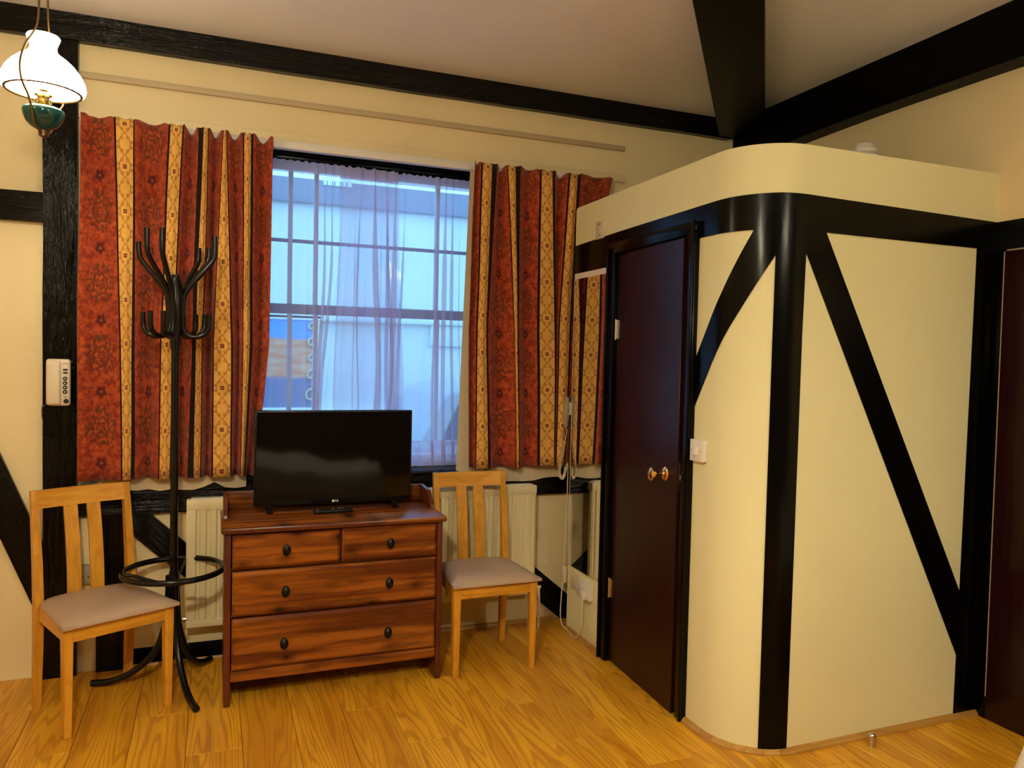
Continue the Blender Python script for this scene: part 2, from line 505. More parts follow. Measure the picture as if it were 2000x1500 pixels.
# walls the photo does not show: they close the room
bm = bm_new(); box(bm, XL - .1, XL, YF, 0.0, 0, CEIL); struct(obj('wall_left', bm, 'wall'))
bm = bm_new(); box(bm, XL - .1, X2 + .1, YF - .1, YF, 0, CEIL); struct(obj('wall_front', bm, 'rear'))
bm = bm_new(); box(bm, X2, X2 + .1, YF, 0.0, 0, CEIL); wall_right = struct(obj('wall_right', bm, 'wall'), 'cream right wall above the partition')

# window wall with opening
WX0, WX1, WZ0, WZ1 = -0.11, 1.17, 0.86, 2.54
bm = bm_new()
T = 0.25
for b in ((XL - .1, WX0, 0, T, 0, CEIL), (WX1, X2 + .1, 0, T, 0, CEIL), (WX0, WX1, 0, T, 0, WZ0), (WX0, WX1, 0, T, WZ1, CEIL)):
    box(bm, *b)
wall_back = struct(obj('wall_back', bm, 'wall'), 'cream plaster window wall with black timbers')
def timber_part(name, b, mat, parent, label=None, wob=0.004):
    bm = bm_new(); box(bm, *b)
    L = max(b[1] - b[0], b[5] - b[4])
    ax = 0 if (b[1] - b[0]) > (b[5] - b[4]) else 2
    nseg = max(2, int(L / 0.12))
    lo = b[0] if ax == 0 else b[4]
    for i in range(1, nseg):
        co = [0, 0, 0]; no = [0, 0, 0]; co[ax] = lo + L * i / nseg; no[ax] = 1
        bmesh.ops.bisect_plane(bm, geom=bm.verts[:] + bm.edges[:] + bm.faces[:], plane_co=co, plane_no=no)
    for v in bm.verts:
        n = noise.noise_vector(v.co * 2.3) * wob
        if v.co.y < -0.002: v.co.y += n.y
        if ax == 0: v.co.z += n.z * (1 if v.co.z < CEIL - .01 else 0)
        else: v.co.x += n.x
    return obj(name, bm, mat, parent, 50, label)
timber_part('timber_beam', (XL, 2.70, -0.045, 0.0, 2.868, CEIL), 'timber_x', wall_back, 'rough black beam under the ceiling')
timber_part('timber_post', (-0.947, -0.812, -0.04, 0.0, 0.0, 2.87), 'timber_z', wall_back, 'rough black timber post')
timber_part('timber_rail', (XL, -0.945, -0.03, 0.0, 2.055, 2.185), 'timber_x', wall_back, 'short black rail left of the post')
timber_part('sill_beam', (-0.815, 2.2, -0.032, 0.0, 0.730, 0.868), 'timber_x', wall_back, 'black beam below the window')
timber_part('timber_stud', (-0.735, -0.605, -0.028, 0.0, 0.0, 0.735), 'timber_z', wall_back, 'short black stud behind the left chair')
def brace(name, pts, mat, parent, y0, y1, label):
    """4-corner brace in the wall plane, built along its own local x so the grain runs with it"""
    c = sum((Vector((p[0], 0, p[1])) for p in pts), Vector()) / 4
    d = Vector((pts[1][0] - pts[0][0], 0, pts[1][1] - pts[0][1])).normalized()
    a = math.atan2(d.z, d.x)
    bm = bm_new(); poly = []
    for p in pts:
        q = Vector((p[0], 0, p[1])) - c
        poly.append((q.x * math.cos(a) + q.z * math.sin(a), -q.x * math.sin(a) + q.z * math.cos(a)))
    prism(bm, poly, 'y', y0, y1)
    o = obj(name, bm, mat, parent, 50, label); o.location = c; o.rotation_euler = (0, -a, 0); return o
brace('timber_brace', [(-1.522, 2.06), (-0.935, 0.575), (-0.935, 0.200), (-1.665, 2.06)], 'timber_x', wall_back, -0.022, 0.0, 'black brace running down to the left post')
brace('timber_brace', [(-0.61, 0.825), (0.02, 0.215), (0.02, 0.05), (-0.61, 0.655)], 'timber_x', wall_back, -0.024, 0.0, 'black brace from sill beam behind the radiator')
brace('timber_brace', [(1.10, 0.625), (1.85, -0.0), (1.64, 0.0), (1.10, 0.455)], 'timber_x', wall_back, -0.020, 0.0, 'black brace running down to the partition')
part_box('skirting', (-0.60, 0.72, -0.012, 0.0, 0.0, 0.085), 'beam', wall_back, 0.003, 'black skirting under the radiator')
# picture batten and curtain board above the window
bm = bm_new(); box(bm, -0.812, 1.985, -0.02, 0.0, 2.716, 2.744, 0.003); obj('picture_batten', bm, 'batten', wall_back, 40, 'thin grey-brown batten high on the window wall')
bm = bm_new(); box(bm, -0.812, 1.985, -0.022, 0.0, 2.535, 2.580, 0.004); obj('curtain_board', bm, 'wall', wall_back, 40, 'cream board the curtain rail hangs from')
part_box('wall_nail', (-0.830, -0.822, -0.05, -0.038, 0.868, 0.876), 'white', wall_back)

# oak bead along the window wall
bm = bm_new(); prism(bm, [(0, 0), (-0.018, 0), (-0.016, 0.008), (-0.008, 0.016), (0, 0.018)], 'x', -0.605, 1.60)
struct(obj('baseboard_back', bm, 'trimwood'), 'thin oak bead along the window wall')

# right wall painted band + ceiling beam + door
part_box('painted_band', (X2 - 0.006, X2, -4.0, Y1 - 0.0, PB0 - .005, PB1 - .008), 'gloss', wall_right, 0.0, 'black band over the right-hand door')
bm = bm_new(); box(bm, 2.752, X2, -4.6, -0.0, 2.748, CEIL)
for i in range(1, 30):
    bmesh.ops.bisect_plane(bm, geom=bm.verts[:] + bm.edges[:] + bm.faces[:], plane_co=(0, -4.6 * i / 30, 0), plane_no=(0, 1, 0))
for v in bm.verts:
    if v.co.z < 2.9: v.co.z += noise.noise(Vector((v.co.y * 1.3, 0, 0))) * 0.012
    if v.co.x < 2.8: v.co.x += noise.noise(Vector((v.co.y * 1.1, 5, v.co.z))) * 0.012
obj('ceiling_beam', bm, 'beam', ceiling, 40, 'black beam along the top of the right wall')
# diagonal dragon beam from the corner
d = Vector((1.194, 1.439, 0)).normalized(); nrm = Vector((d.y, -d.x, 0))
P0 = Vector((2.633, -0.024, 0)) + d * 0.02
bm = bm_new(); zb = 2.872
ends = [P0 + nrm * 0.0, P0 + nrm * 0.262]
far = [e - d * 4.2 for e in ends]
ends[1] = ends[1] - d * 0.02
hexa(bm, [(far[0].x, far[0].y, zb), (far[1].x, far[1].y, zb), (ends[1].x, ends[1].y, zb), (ends[0].x, ends[0].y, zb)],
     [(far[0].x, far[0].y, CEIL), (far[1].x, far[1].y, CEIL), (ends[1].x, ends[1].y, CEIL), (ends[0].x, ends[0].y, CEIL)])
bevel_all(bm, 0.006)
obj('ceiling_beam', bm, 'beam', ceiling, 40, 'thick black diagonal beam running to the corner')

# ---------------------------------------------------------------- partition (bathroom pod) with rounded corner
def pod_pt(s, z, off=0.0):
    """unrolled partition surface: s runs from the window wall along the side face, round the corner, along the front"""
    s0 = -CY
    if s <= s0: return Vector((X1 - off, -s, z))
    if s <= s0 + RC * PI / 2:
        a = (s - s0) / RC
        return Vector((CX - (RC + off) * math.cos(a), CY - (RC + off) * math.sin(a), z))
    return Vector((CX + (s - s0 - RC * PI / 2), Y1 - off, z))
S_END = -CY + RC * PI / 2 + (X2 - CX)
ARC = [-CY + RC * PI / 2 * i / 16 for i in range(17)]
def pod_band(bm, poly, off0, off1, extra=()):
    """convex polygon in (s,z) wrapped on the partition as a slab between two offsets"""
    b = bmesh.new()
    b.faces.new([b.verts.new((s, 0, z)) for s, z in poly])
    for s in list(ARC) + list(extra):
        bmesh.ops.bisect_plane(b, geom=b.verts[:] + b.edges[:] + b.faces[:], plane_co=(s, 0, 0), plane_no=(1, 0, 0), dist=1e-5)
    b.verts.index_update()
    A = {v.index: bm.verts.new(pod_pt(v.co.x, v.co.z, off0)) for v in b.verts}
    B = {v.index: bm.verts.new(pod_pt(v.co.x, v.co.z, off1)) for v in b.verts}
    for f in b.faces:
        bm.faces.new([A[v.index] for v in f.verts]); bm.faces.new([B[v.index] for v in reversed(f.verts)])
    for e in b.edges:
        if len(e.link_faces) == 1:
            i, j = e.verts[0].index, e.verts[1].index
            bm.faces.new((A[i], A[j], B[j], B[i]))
    b.free()
SE = 0.168                          # where the side wall ends, short of the window wall
DS0, DS1, DZ = 0.640, 1.276, 2.022   # door opening
bm = bm_new(); TH = -0.085
rnd = [(SE + 0.022 * (1 - math.sin(a)), PT - 0.022 * (1 - math.cos(a))) for a in [i * PI / 12 for i in range(7)]]
pod_band(bm, [(SE, 0), (DS0, 0), (DS0, PT)] + rnd, 0, TH)
pod_band(bm, [(DS0, DZ), (DS1, DZ), (DS1, PT), (DS0, PT)], 0, TH)
pod_band(bm, [(DS1, 0), (S_END, 0), (S_END, PT), (DS1, PT)], 0, TH)
wall_pod = struct(obj('wall_partition', bm, 'pod', None, 30), 'cream partition with rounded corner and black painted framing')
bm = bm_new(); box(bm, X1 + .085, X2, -0.25, -SE, 0, 2.25); struct(obj('wall_partition_back', bm, 'pod'))
bm = bm_new(); box(bm, X1 + .085, X2, Y1 + .085, -0.25, 2.20, 2.25); struct(obj('wall_partition_roof', bm, 'pod'))
def band(name, poly, label=None, off=0.004, mat='gloss'):
    if name == 'painted_band': off = 0.0043
    bm = bm_new(); pod_band(bm, poly, off, 0.0005); return obj(name, bm, mat, wall_pod, 25, label)
band('painted_band', [(SE, PB0 - .06), (DS0, PB0 - .06), (DS0, PB1), (SE, PB1 - .01)], 'black band above the mirror')
band('painted_band', [(DS0, PB0), (S_END, PB0 - .003), (S_END, PB1 - .008), (1.85, PB1 + .010), (1.70, PB1 + .013), (1.46, PB1 + .008), (DS0, PB1)], 'black band round the top of the partition')
band('painted_brace', [(1.30, 1.479), (1.30, 1.279), (1.484, 1.588), (1.563, 1.713), (1.682, 1.912), (1.70, PB0 + .01), (1.605, PB0 + .01), (1.476, 1.776)], 'black curved brace beside the door')
band('painted_post', [(1.675, 0.02), (1.787, 0.02), (1.793, 1.6), (1.800, PB0 + .01), (1.680, PB0 + .01), (1.678, 1.6)], 'black upright on the rounded corner')
band('painted_brace', [(1.79, 1.938), (1.803, 1.914), (2.685, 0.270), (2.690, 0.54), (1.886, PB0 + .01), (1.79, PB0 + .01)], 'long black diagonal brace on the front')
band('painted_post', [(2.680, 0.02), (S_END, 0.02), (S_END, PB0 + .01), (2.704, PB0 + .01)], 'black post in the right-hand corner')
# oak bead at the partition foot in mitred pieces
bb = empty('baseboard_partition'); struct(bb, 'thin oak bead round the foot of the partition')
cuts = [1.315, 1.437, 1.50, 1.56, 1.63, 1.695, 1.755, 1.82, 1.90, S_END]
for a, b in zip(cuts[:-1], cuts[1:]):
    bm = bm_new()
    for (o0, z0), (o1, z1) in (((0.0, 0.0), (0.018, 0.018)),):
        A, B = pod_pt(a + .0006, 0), pod_pt(b - .0006, 0)
        A2, B2 = pod_pt(a + .0006, 0, .02), pod_pt(b - .0006, 0, .02)
        A3, B3 = pod_pt(a + .0006, 0, .008), pod_pt(b - .0006, 0, .008)
        up = Vector((0, 0, 1))
        sa = [A, A2, A2 + up * .008, A3 + up * .02, A + up * .022]
        sb = [B, B2, B2 + up * .008, B3 + up * .02, B + up * .022]
        va = [bm.verts.new(p) for p in sa]; vb = [bm.verts.new(p) for p in sb]
        bm.faces.new(va); bm.faces.new(vb[::-1])
        for i in range(5): bm.faces.new((va[i], va[(i + 1) % 5], vb[(i + 1) % 5], vb[i]))
    obj('bead_piece', bm, 'trimwood', bb)
bm = bm_new(); prism(bm, [(X1, 0), (X1 - .018, 0), (X1 - .016, .008), (X1 - .006, .018), (X1, .02)], 'y', -0.60, -SE)
obj('bead_piece', bm, 'trimwood', bb)

# ---------------------------------------------------------------- doors
d1 = struct(empty('door_1', (X1, -0.655, 0), 0.0), 'dark maroon bathroom door standing slightly ajar')
# frame pieces (world positions relative to the empty)
def rel(b, o): return (b[0] - o[0], b[1] - o[0], b[2] - o[1], b[3] - o[1], b[4], b[5])
O1 = (X1, -0.655)
part_box('door_frame', rel((X1 - .024, X1 + .085, -0.652, -0.585, 0, 2.035), O1), 'gloss', d1, .006, 'black hinge-side frame')
part_box('door_frame', rel((X1 - .024, X1 + .085, -1.322, -1.268, 0, 2.035), O1), 'gloss', d1, .006, 'black latch-side frame')
part_box('door_frame', rel((X1 - .024, X1 + .085, -1.322, -0.585, 2.022, 2.076), O1), 'gloss', d1, .006, 'black door head')
part_box('door_stop', rel((X1 + .03, X1 + .06, -1.27, -1.255, 0, 2.02), O1), 'gloss', d1, .002)
part_box('architrave_bead', rel((X1 - .034, X1 - .02, -1.322, -1.306, 0, 2.08), O1), 'gloss', d1, .004)
part_box('architrave_bead', rel((X1 - .034, X1 - .02, -0.600, -0.585, 0, 2.05), O1), 'gloss', d1, .004)
leaf_a = R(2.7)
bm = bm_new(); box(bm, 0.0, 0.035, -0.596, 0.0, 0.008, 2.014, .002, 1)
leaf = obj('door_leaf', bm, 'door', d1, 40, 'flat dark maroon door leaf'); leaf.rotation_euler = (0, 0, -leaf_a)
kx, ky, kz = 0.0, -0.50, 1.015
bm = bm_new(); lathe(bm, [(0.001, 0.0), (0.030, 0.0), (0.031, -.004), (0.024, -.010), (0.013, -.013), (0.0095, -.018), (0.0085, -.045), (0.012, -.052), (0.024, -.058), (0.029, -.066), (0.0285, -.072), (0.020, -.078), (0.001, -.080)], (kx, ky, kz), 28, 'x')
obj('door_knob', bm, 'brass', leaf, 30, 'polished brass knob on a round rose')
bm = bm_new(); box(bm, 0.008, 0.030, -0.600, -0.5955, 0.955, 1.075, .001); box(bm, 0.012, 0.026, -0.610, -0.599, 1.000, 1.022, .002)
obj('latch', bm, 'chrome', leaf)
for zc in (1.65, 0.37):
    bm = bm_new(); lathe(bm, [(0.001, zc - .05), (.006, zc - .05), (.006, zc + .05), (.001, zc + .05)], (-0.006, 0.002, 0), 12)
    box(bm, -0.002, 0.0015, -0.026, 0.0, zc - .045, zc + .045)
    obj('hinge', bm, 'chrome', leaf)
# right-hand door in the right wall
d2 = struct(empty('door_2', (X2, -1.70, 0)), 'dark maroon door at the right edge')
part_box('door_frame', (-0.012, 0.0, -0.02, 0.028, 0, 2.0), 'gloss', d2, .003)
bm = bm_new(); box(bm, -0.018, 0.0, -0.86, -0.022, 0.006, 1.992, .003); obj('door_leaf', bm, 'door', d2, 40, 'flat dark maroon door leaf')
bm = bm_new(); box(bm, -0.019, -0.010, -0.0225, -0.0195, 0.10, 1.99); obj('worn_edge', bm, 'batten', d2, 40, 'pale chipped paint line down the door edge')
bm = bm_new(); lathe(bm, [(0.001, 0.0), (0.030, 0.0), (0.031, -.004), (0.013, -.013), (0.0085, -.045), (0.024, -.058), (0.029, -.066), (0.020, -.078), (0.001, -.080)], (-0.018, -0.79, 1.0), 20, 'x')
obj('door_knob', bm, 'brass', d2, 30)

# ---------------------------------------------------------------- window
w1 = struct(empty('window_1', (0, 0.11, 0)), 'black framed sash window behind the net')
YW = 0.0
def wb(name, x0, x1, y0, y1, z0, z1, mat='gloss', bev=.003, par=None): return part_box(name, (x0, x1, y0, y1, z0, z1), mat, par or w1, bev)
wb('frame_head', WX0, WX1, 0.0, 0.12, 2.488, WZ1)
wb('frame_moulding', WX0, WX1, -0.02, 0.0, 2.508, 2.524)
wb('frame_jamb', WX0, WX0 + .05, 0.0, 0.12, WZ0, 2.49)
wb('frame_jamb', WX1 - .05, WX1, 0.0, 0.12, WZ0, 2.49)
wb('window_sill', WX0, WX1, -0.135, 0.12, WZ0, WZ0 + .028)
wb('sill_moulding', WX0, WX1, -0.152, -0.132, WZ0 + .004, WZ0 + .024)
up = wb('upper_sash', WX0 + .05, WX1 - .05, 0.05, 0.09, 1.705, 1.755, 'extledge')
lo = wb('lower_sash', WX0 + .05, WX1 - .05, 0.02, 0.06, WZ0 + .028, 0.955, 'signwhite')
wb('sash_top_rail', WX0 + .05, WX1 - .05, 0.05, 0.09, 2.45, 2.49, 'gloss', .002, up)
bars = [0.128, 0.258, 0.915]
edges_x = [WX0 + .05] + bars + [WX1 - .05]
for bx_ in bars:
    wb('glazing_bar', bx_ - .011, bx_ + .011, 0.05, 0.085, 1.755, 2.45, 'bar', .002, up)
    wb('glazing_bar', bx_ - .011, bx_ + .011, 0.02, 0.055, 0.955, 1.705, 'bar', .002, lo)
wb('glazing_bar', WX0 + .05, WX1 - .05, 0.052, 0.083, 2.075, 2.091, 'extledge', .002, up)
for a, b in zip(edges_x[:-1], edges_x[1:]):
    for z0, z1, par, yy in ((1.755, 2.075, up, .066), (2.091, 2.45, up, .066), (0.955, 1.705, lo, .036)):
        wb('pane', a + .0, b - .0, yy, yy + .004, z0, z1, 'glass', 0, par)

# ================================================================== OUTSIDE
bm = bm_new(); box(bm, -14, 16, 0.26, 14, -0.45, -0.40); struct(obj('street_ground', bm, 'road'), 'grey street outside the window')
FY = 5.0
fac = tag(empty('house_facade', (0, FY, -0.4)), 'pale rendered house front across the street, seen through the net curtain', 'building')
part_box('facade_wall', (-9, 12, 0.0, 0.4, 0.0, 3.60), 'extwall', fac)
part_box('fascia', (-9, 12, -0.10, 0.0, 3.585, 3.855), 'extdark', fac, .01, 'blue-grey fascia over the house front')
part_box('dark_ledge', (-9, 12, -0.06, 0.0, 2.335, 2.43), 'extledge', fac, .01)
part_box('pale_ledge', (-9, 12, -0.09, 0.0, 2.27, 2.335), 'extwall', fac, .01)
part_box('wall_panel', (2.19, 3.4, -0.05, 0.0, 2.02, 2.27), 'extwall', fac, .005)
part_box('plinth', (-9, 12, -0.08, 0.0, 0.0, 1.26), 'extwall', fac, .01)
for i, (lx, lw, lh) in enumerate([(0.90, .035, .05), (0.945, .05, .07), (1.005, .012, .075), (1.03, .05, .065), (1.09, .012, .06), (1.115, .035, .065), (1.165, .05, .07)]):
    part_box('sign_mark', (lx, lx + lw, -0.115, -0.10, 3.80, 3.80 + lh), 'signwhite', fac, 0)
mu = tag(empty('mural_board', (0, FY - 0.09, 0)), 'painted picture board in bands of blue, orange and dark blue across the street', 'mural')
bm = bm_new(); box(bm, -0.75, 0.80, 0.02, 0.08, 0.88, 1.885); obj('picture', bm, 'mural', mu)
part_box('frame_top', (-0.80, 0.90, 0.0, 0.08, 1.885, 1.93), 'extwall', mu, .01)
part_box('frame_bottom', (-0.80, 0.90, -0.03, 0.08, 0.84, 0.885), 'extwall', mu, .01)
part_box('frame_side', (0.80, 0.885, 0.0, 0.08, 0.885, 1.885), 'goldframe', mu, .012, 'faded gold carved frame side')
for zc, rr in ((1.80, .05), (1.62, .06), (1.44, .05), (1.25, .07), (1.02, .09)):
    bm = bm_new()
    tube(bm, [(0.79 + rr * .8 * math.cos(t) * (1 - t / 9), 0.0, zc + rr * math.sin(t) * (1 - t / 9)) for t in [i * .45 for i in range(16)]], .014, 6)
    obj('frame_scroll', bm, 'goldframe', mu)
# parked car
car = tag(empty('parked_car', (2.35, 3.1, -0.4)), 'blue-grey car parked in the street, right half of the window', 'car')
prof = [(-1.15, 0.28), (-1.18, 0.62), (-1.12, 0.98), (-0.95, 1.10), (-0.72, 1.58), (-0.5, 1.64), (0.9, 1.66), (1.5, 1.55), (2.0, 1.12), (2.85, 0.98), (2.95, 0.6), (2.9, 0.28)]
bm = bm_new(); prism(bm, prof, 'y', -0.78, 0.78); bevel_all(bm, .04, 2); obj('body', bm, 'carpaint', car, 40)
for pl in ([(-0.78, 1.14), (-0.60, 1.52), (0.15, 1.56), (0.15, 1.14)], [(0.23, 1.14), (0.23, 1.56), (0.95, 1.58), (1.45, 1.48), (1.80, 1.14)]):
    bm = bm_new(); prism(bm, pl, 'y', -0.795, -0.76); obj('side_window', bm, 'carglass', car)
for wx in (-0.45, 2.15):
    bm = bm_new(); lathe(bm, [(.001, -.80), (.16, -.80), (.20, -.79), (.30, -.79), (.32, -.76), (.32, -.60), (.001, -.60)], (wx, 0, .32), 24, 'y'); obj('wheel', bm, 'tyre', car)
part_box('door_trim', (-1.1, 2.8, -0.80, -0.77, 0.72, 0.76), 'chrome', car, .005)

# ================================================================== CURTAINS
def curtain_mesh(ctrl, zt, zm, zb, ybase, sub=8, rows=26, hmax=0.060, seed=0):
    """ctrl: (cloth coordinate, x at top, x at middle, x at bottom); slack in each panel becomes a fold"""
    cols = []
    n = len(ctrl)
    for i in range(n - 1):
        u0, *a = ctrl[i]; u1, *b = ctrl[i + 1]
        L = u1 - u0
        for j in range(sub if L > 0.05 else 2):
            t = j / (sub if L > 0.05 else 2)
            cols.append((i, t, u0 + L * t, [a[q] + (b[q] - a[q]) * t for q in range(3)], L, [b[q] - a[q] for q in range(3)]))
    u1, *b = ctrl[-1]
    cols.append((n - 2, 1.0, u1, list(b), 0.0, [0, 0, 0]))
    bm = bm_new(); uvl = bm.loops.layers.uv.new('UVMap')
    grid = []
    for r in range(rows + 1):
        f = r / rows; rowv = []
        for (i, t, u, xs, L, dx) in cols:
            ztop = zt
            z = ztop + (zb - ztop) * f
            if z >= zm:
                g = (z - zm) / (zt - zm); x = xs[1] + (xs[0] - xs[1]) * g; d = dx[1] + (dx[0] - dx[1]) * g
            else:
                g = (zm - z) / (zm - zb); x = xs[1] + (xs[2] - xs[1]) * g; d = dx[1] + (dx[2] - dx[1]) * g
            h = 0.0
            if L > 0.05:
                h = min(hmax, 0.5 * math.sqrt(max(L * L - d * d, 0)))
                if L < 0.1: h = -0.35 * h
                elif i % 8 < 4: h *= 0.9
            amp = 0.65 + 0.35 * math.sin(PI * min(1, f * 1.1)) if f < 0.5 else 1.0
            y = ybase + h * 0.5 * (1 - math.cos(2 * PI * t)) * amp
            y += 0.008 * noise.noise(Vector((x * 5 + seed, z * 1.2, 0)))
            x += 0.004 * noise.noise(Vector((u * 8 + seed, z * 2.0, 3)))
            zz = z
            if f == 0: zz += 0.005 * math.cos(2 * PI * t) * (1 if L > .05 else 0) - 0.008 + 0.006 * noise.noise(Vector((u * 30, seed, 0)))
            if f == 0 and L > .1 and dx[0] / L < .45: zz -= 0.026 * (1 - math.cos(2 * PI * t)) * .5
            if f == 1: zz += 0.010 * noise.noise(Vector((u * 4, seed, 7)))
            rowv.append((bm.verts.new((x, y, zz)), u, z))
        grid.append(rowv)
    for r in range(rows):
        for c in range(len(cols) - 1):
            q = (grid[r][c], grid[r + 1][c], grid[r + 1][c + 1], grid[r][c + 1])
            fc = bm.faces.new([v[0] for v in q])
            for lp, v in zip(fc.loops, q): lp[uvl].uv = (v[1], v[2])
    return bm
CL = [(0, -0.787, -0.797, -0.797), (0.2, -0.658, -0.632, -0.624), (0.21, -0.65, -0.626, -0.617), (0.29, -0.58, -0.582, -0.584), (0.31, -0.575, -0.569, -0.567), (0.51, -0.436, -0.467, -0.471), (0.52, -0.427, -0.461, -0.466), (0.6, -0.378, -0.417, -0.423), (0.62, -0.371, -0.409, -0.41), (0.82, -0.31, -0.334, -0.346), (0.83, -0.288, -0.317, -0.319), (0.91, -0.270, -0.288, -0.293), (0.93, -0.266, -0.283, -0.288), (1.13, -0.206, -0.241, -0.243), (1.14, -0.203, -0.236, -0.236), (1.22, -0.192, -0.161, -0.161), (1.24, -0.188, -0.152, -0.154), (1.44, -0.119, -0.108, -0.114), (1.45, -0.112, -0.104, -0.111), (1.53, -0.082, -0.080, -0.099), (1.55, -0.071, -0.066, -0.094), (1.75, 0.018, 0.009, -0.050)]
CR = [(.10, 1.029, 1.013, 1.03), (.20, 1.066, 1.053, 1.065), (.21, 1.075, 1.062, 1.07), (.29, 1.126, 1.111, 1.135), (.31, 1.155, 1.122, 1.15), (.51, 1.208, 1.27, 1.300), (.52, 1.214, 1.276, 1.304), (.60, 1.255, 1.291, 1.312), (.62, 1.285, 1.297, 1.318), (.82, 1.399, 1.406, 1.424), (.83, 1.411, 1.421, 1.44), (.91, 1.473, 1.508, 1.525), (.93, 1.488, 1.516, 1.530), (1.13, 1.572, 1.532, 1.535), (1.14, 1.584, 1.539, 1.541), (1.22, 1.628, 1.600, 1.584), (1.24, 1.650, 1.606, 1.588), (1.44, 1.847, 1.640, 1.605)]
# a cloth wire behind keeps real thickness: the face cloth gets a thin solid
def solid(o, t=0.002):
    m = o.modifiers.new('thickness', 'SOLIDIFY'); m.thickness = t; m.offset = 1.0
def lining_mesh(xa, xb, z_top, pts, ybase, seed):
    """plain cream lining whose hem hangs lower and waves"""
    bm = bm_new(); nx = 60; rows = 16; g = []
    for r in range(rows + 1):
        row = []
        for c in range(nx + 1):
            t = c / nx; xs = xa + 0.045 * (1 - r / rows) * (1 if xa > 0 else 0); x = xs + (xb - xs) * t
            k2 = t * (len(pts) - 1); i = min(int(k2), len(pts) - 2); hem = pts[i] + (pts[i + 1] - pts[i]) * (k2 - i)
            z = z_top + (hem - z_top) * (r / rows)
            y = ybase + 0.006 * math.sin(x * 34 + seed) + 0.003 * noise.noise(Vector((x * 6, z, seed)))
            row.append(bm.verts.new((x, y, z)))
        g.append(row)
    for r in range(rows):
        for c in range(nx): bm.faces.new((g[r][c], g[r + 1][c], g[r + 1][c + 1], g[r][c + 1]))
    return bm
cl = obj('curtain', curtain_mesh(CL, 2.535, 1.53, 0.908, -0.128, seed=1), 'curtain', None, 60); solid(cl)
tag(cl, 'red and gold striped curtain with cream lining, left side of window', 'curtain', 'striped window curtains')
ln = obj('lining', lining_mesh(-0.755, -0.085, 2.50, [.895, .870, .845, .850, .842, .848, .838, .845, .838, .836, .850, .872, .842, .838, .845], -0.046, 1), 'lining', cl, 60, 'cream lining hanging below the hem')
cr = obj('curtain', curtain_mesh(CR, 2.530, 1.66, 0.905, -0.128, seed=4), 'curtain', None, 60); solid(cr)
tag(cr, 'red and gold striped curtain beside the mirror, right side of window', 'curtain', 'striped window curtains')
ln = obj('lining', lining_mesh(0.985, 1.60, 2.50, [.855, .845, .838, .830, .822, .818, .815, .812, .815, .825, .83, .83], -0.046, 6), 'lining', cr, 60, 'cream lining hanging below the hem')
# white rail with gliders
rail = tag(empty('curtain_rail', (0, 0, 0)), 'white curtain rail over the window', 'curtain rail')
part_box('rail_track', (-0.80, 1.82, -0.062, -0.022, 2.494, 2.533), 'rail', rail, .003)
for gx in (-0.24, -0.19, -0.13, -0.09, 1.09, 1.14, 1.33, 1.72):
    part_box('glider', (gx - .012, gx + .012, -0.074, -0.062, 2.490, 2.522), 'rail', rail, .003)

# net curtain: two gathered panels on a wire
def net_mesh(x0, x1, y0, z0, z1, seed, dens):
    bm = bm_new(); uvl = bm.loops.layers.uv.new('UVMap'); nx = int((x1 - x0) / 0.0022); rows = 22; g = []
    for r in range(rows + 1):
        f = r / rows; row = []
        z = z1 + (z0 - z1) * f
        for c in range(nx + 1):
            t = c / nx; u = x0 + (x1 - x0) * t
            dn = dens(u)
            ph = u * 2 * PI / 0.050 + 2.6 * math.sin(u * 17 + seed) + f * 0.8 * math.sin(u * 9 + seed)
            a = 0.030 * dn * (0.55 + 0.45 * math.sin(u * 23 + seed * 2)) * (0.35 + 0.65 * min(1, f * 3))
            drift = dn * 0.045 * f * math.sin(u * 10.5 + seed) + 0.05 * f * noise.noise(Vector((u * 6, seed, f * 2)))
            x = u + a * math.sin(ph) + drift
            x = max(WX0 + .02, min(WX1 - .02, x))
            y = y0 + a * 0.8 * math.cos(ph)
            fz = 0.0
            if f == 0: fz = 0.003 * math.sin(u * 170 + seed) + .005 * noise.noise(Vector((u * 60, 0, 0)))
            row.append((bm.verts.new((x, y, z + fz)), u, z))
        g.append(row)
    for r in range(rows):
        for c in range(nx):
            q = (g[r][c], g[r + 1][c], g[r + 1][c + 1], g[r][c + 1])
            fc = bm.faces.new([v[0] for v in q])
            for lp, v in zip(fc.loops, q): lp[uvl].uv = (v[1], v[2])
    return bm
def d1f(u): return 0.22 + 0.95 / (1 + math.exp(-(u - 0.30) * 40))
def d2f(u): return 0.75
na = tag(obj('net_curtain', net_mesh(-0.06, 0.66, 0.040, 0.905, 2.465, 1.0, d1f), 'net', None, 80), 'sheer white net panel hung in the left half of the window', 'net curtain', 'net curtain panels')
nb = tag(obj('net_curtain', net_mesh(0.36, 1.12, 0.066, 0.900, 2.465, 2.6, d2f), 'net', None, 80), 'sheer white net panel hung in the right half of the window', 'net curtain', 'net curtain panels')

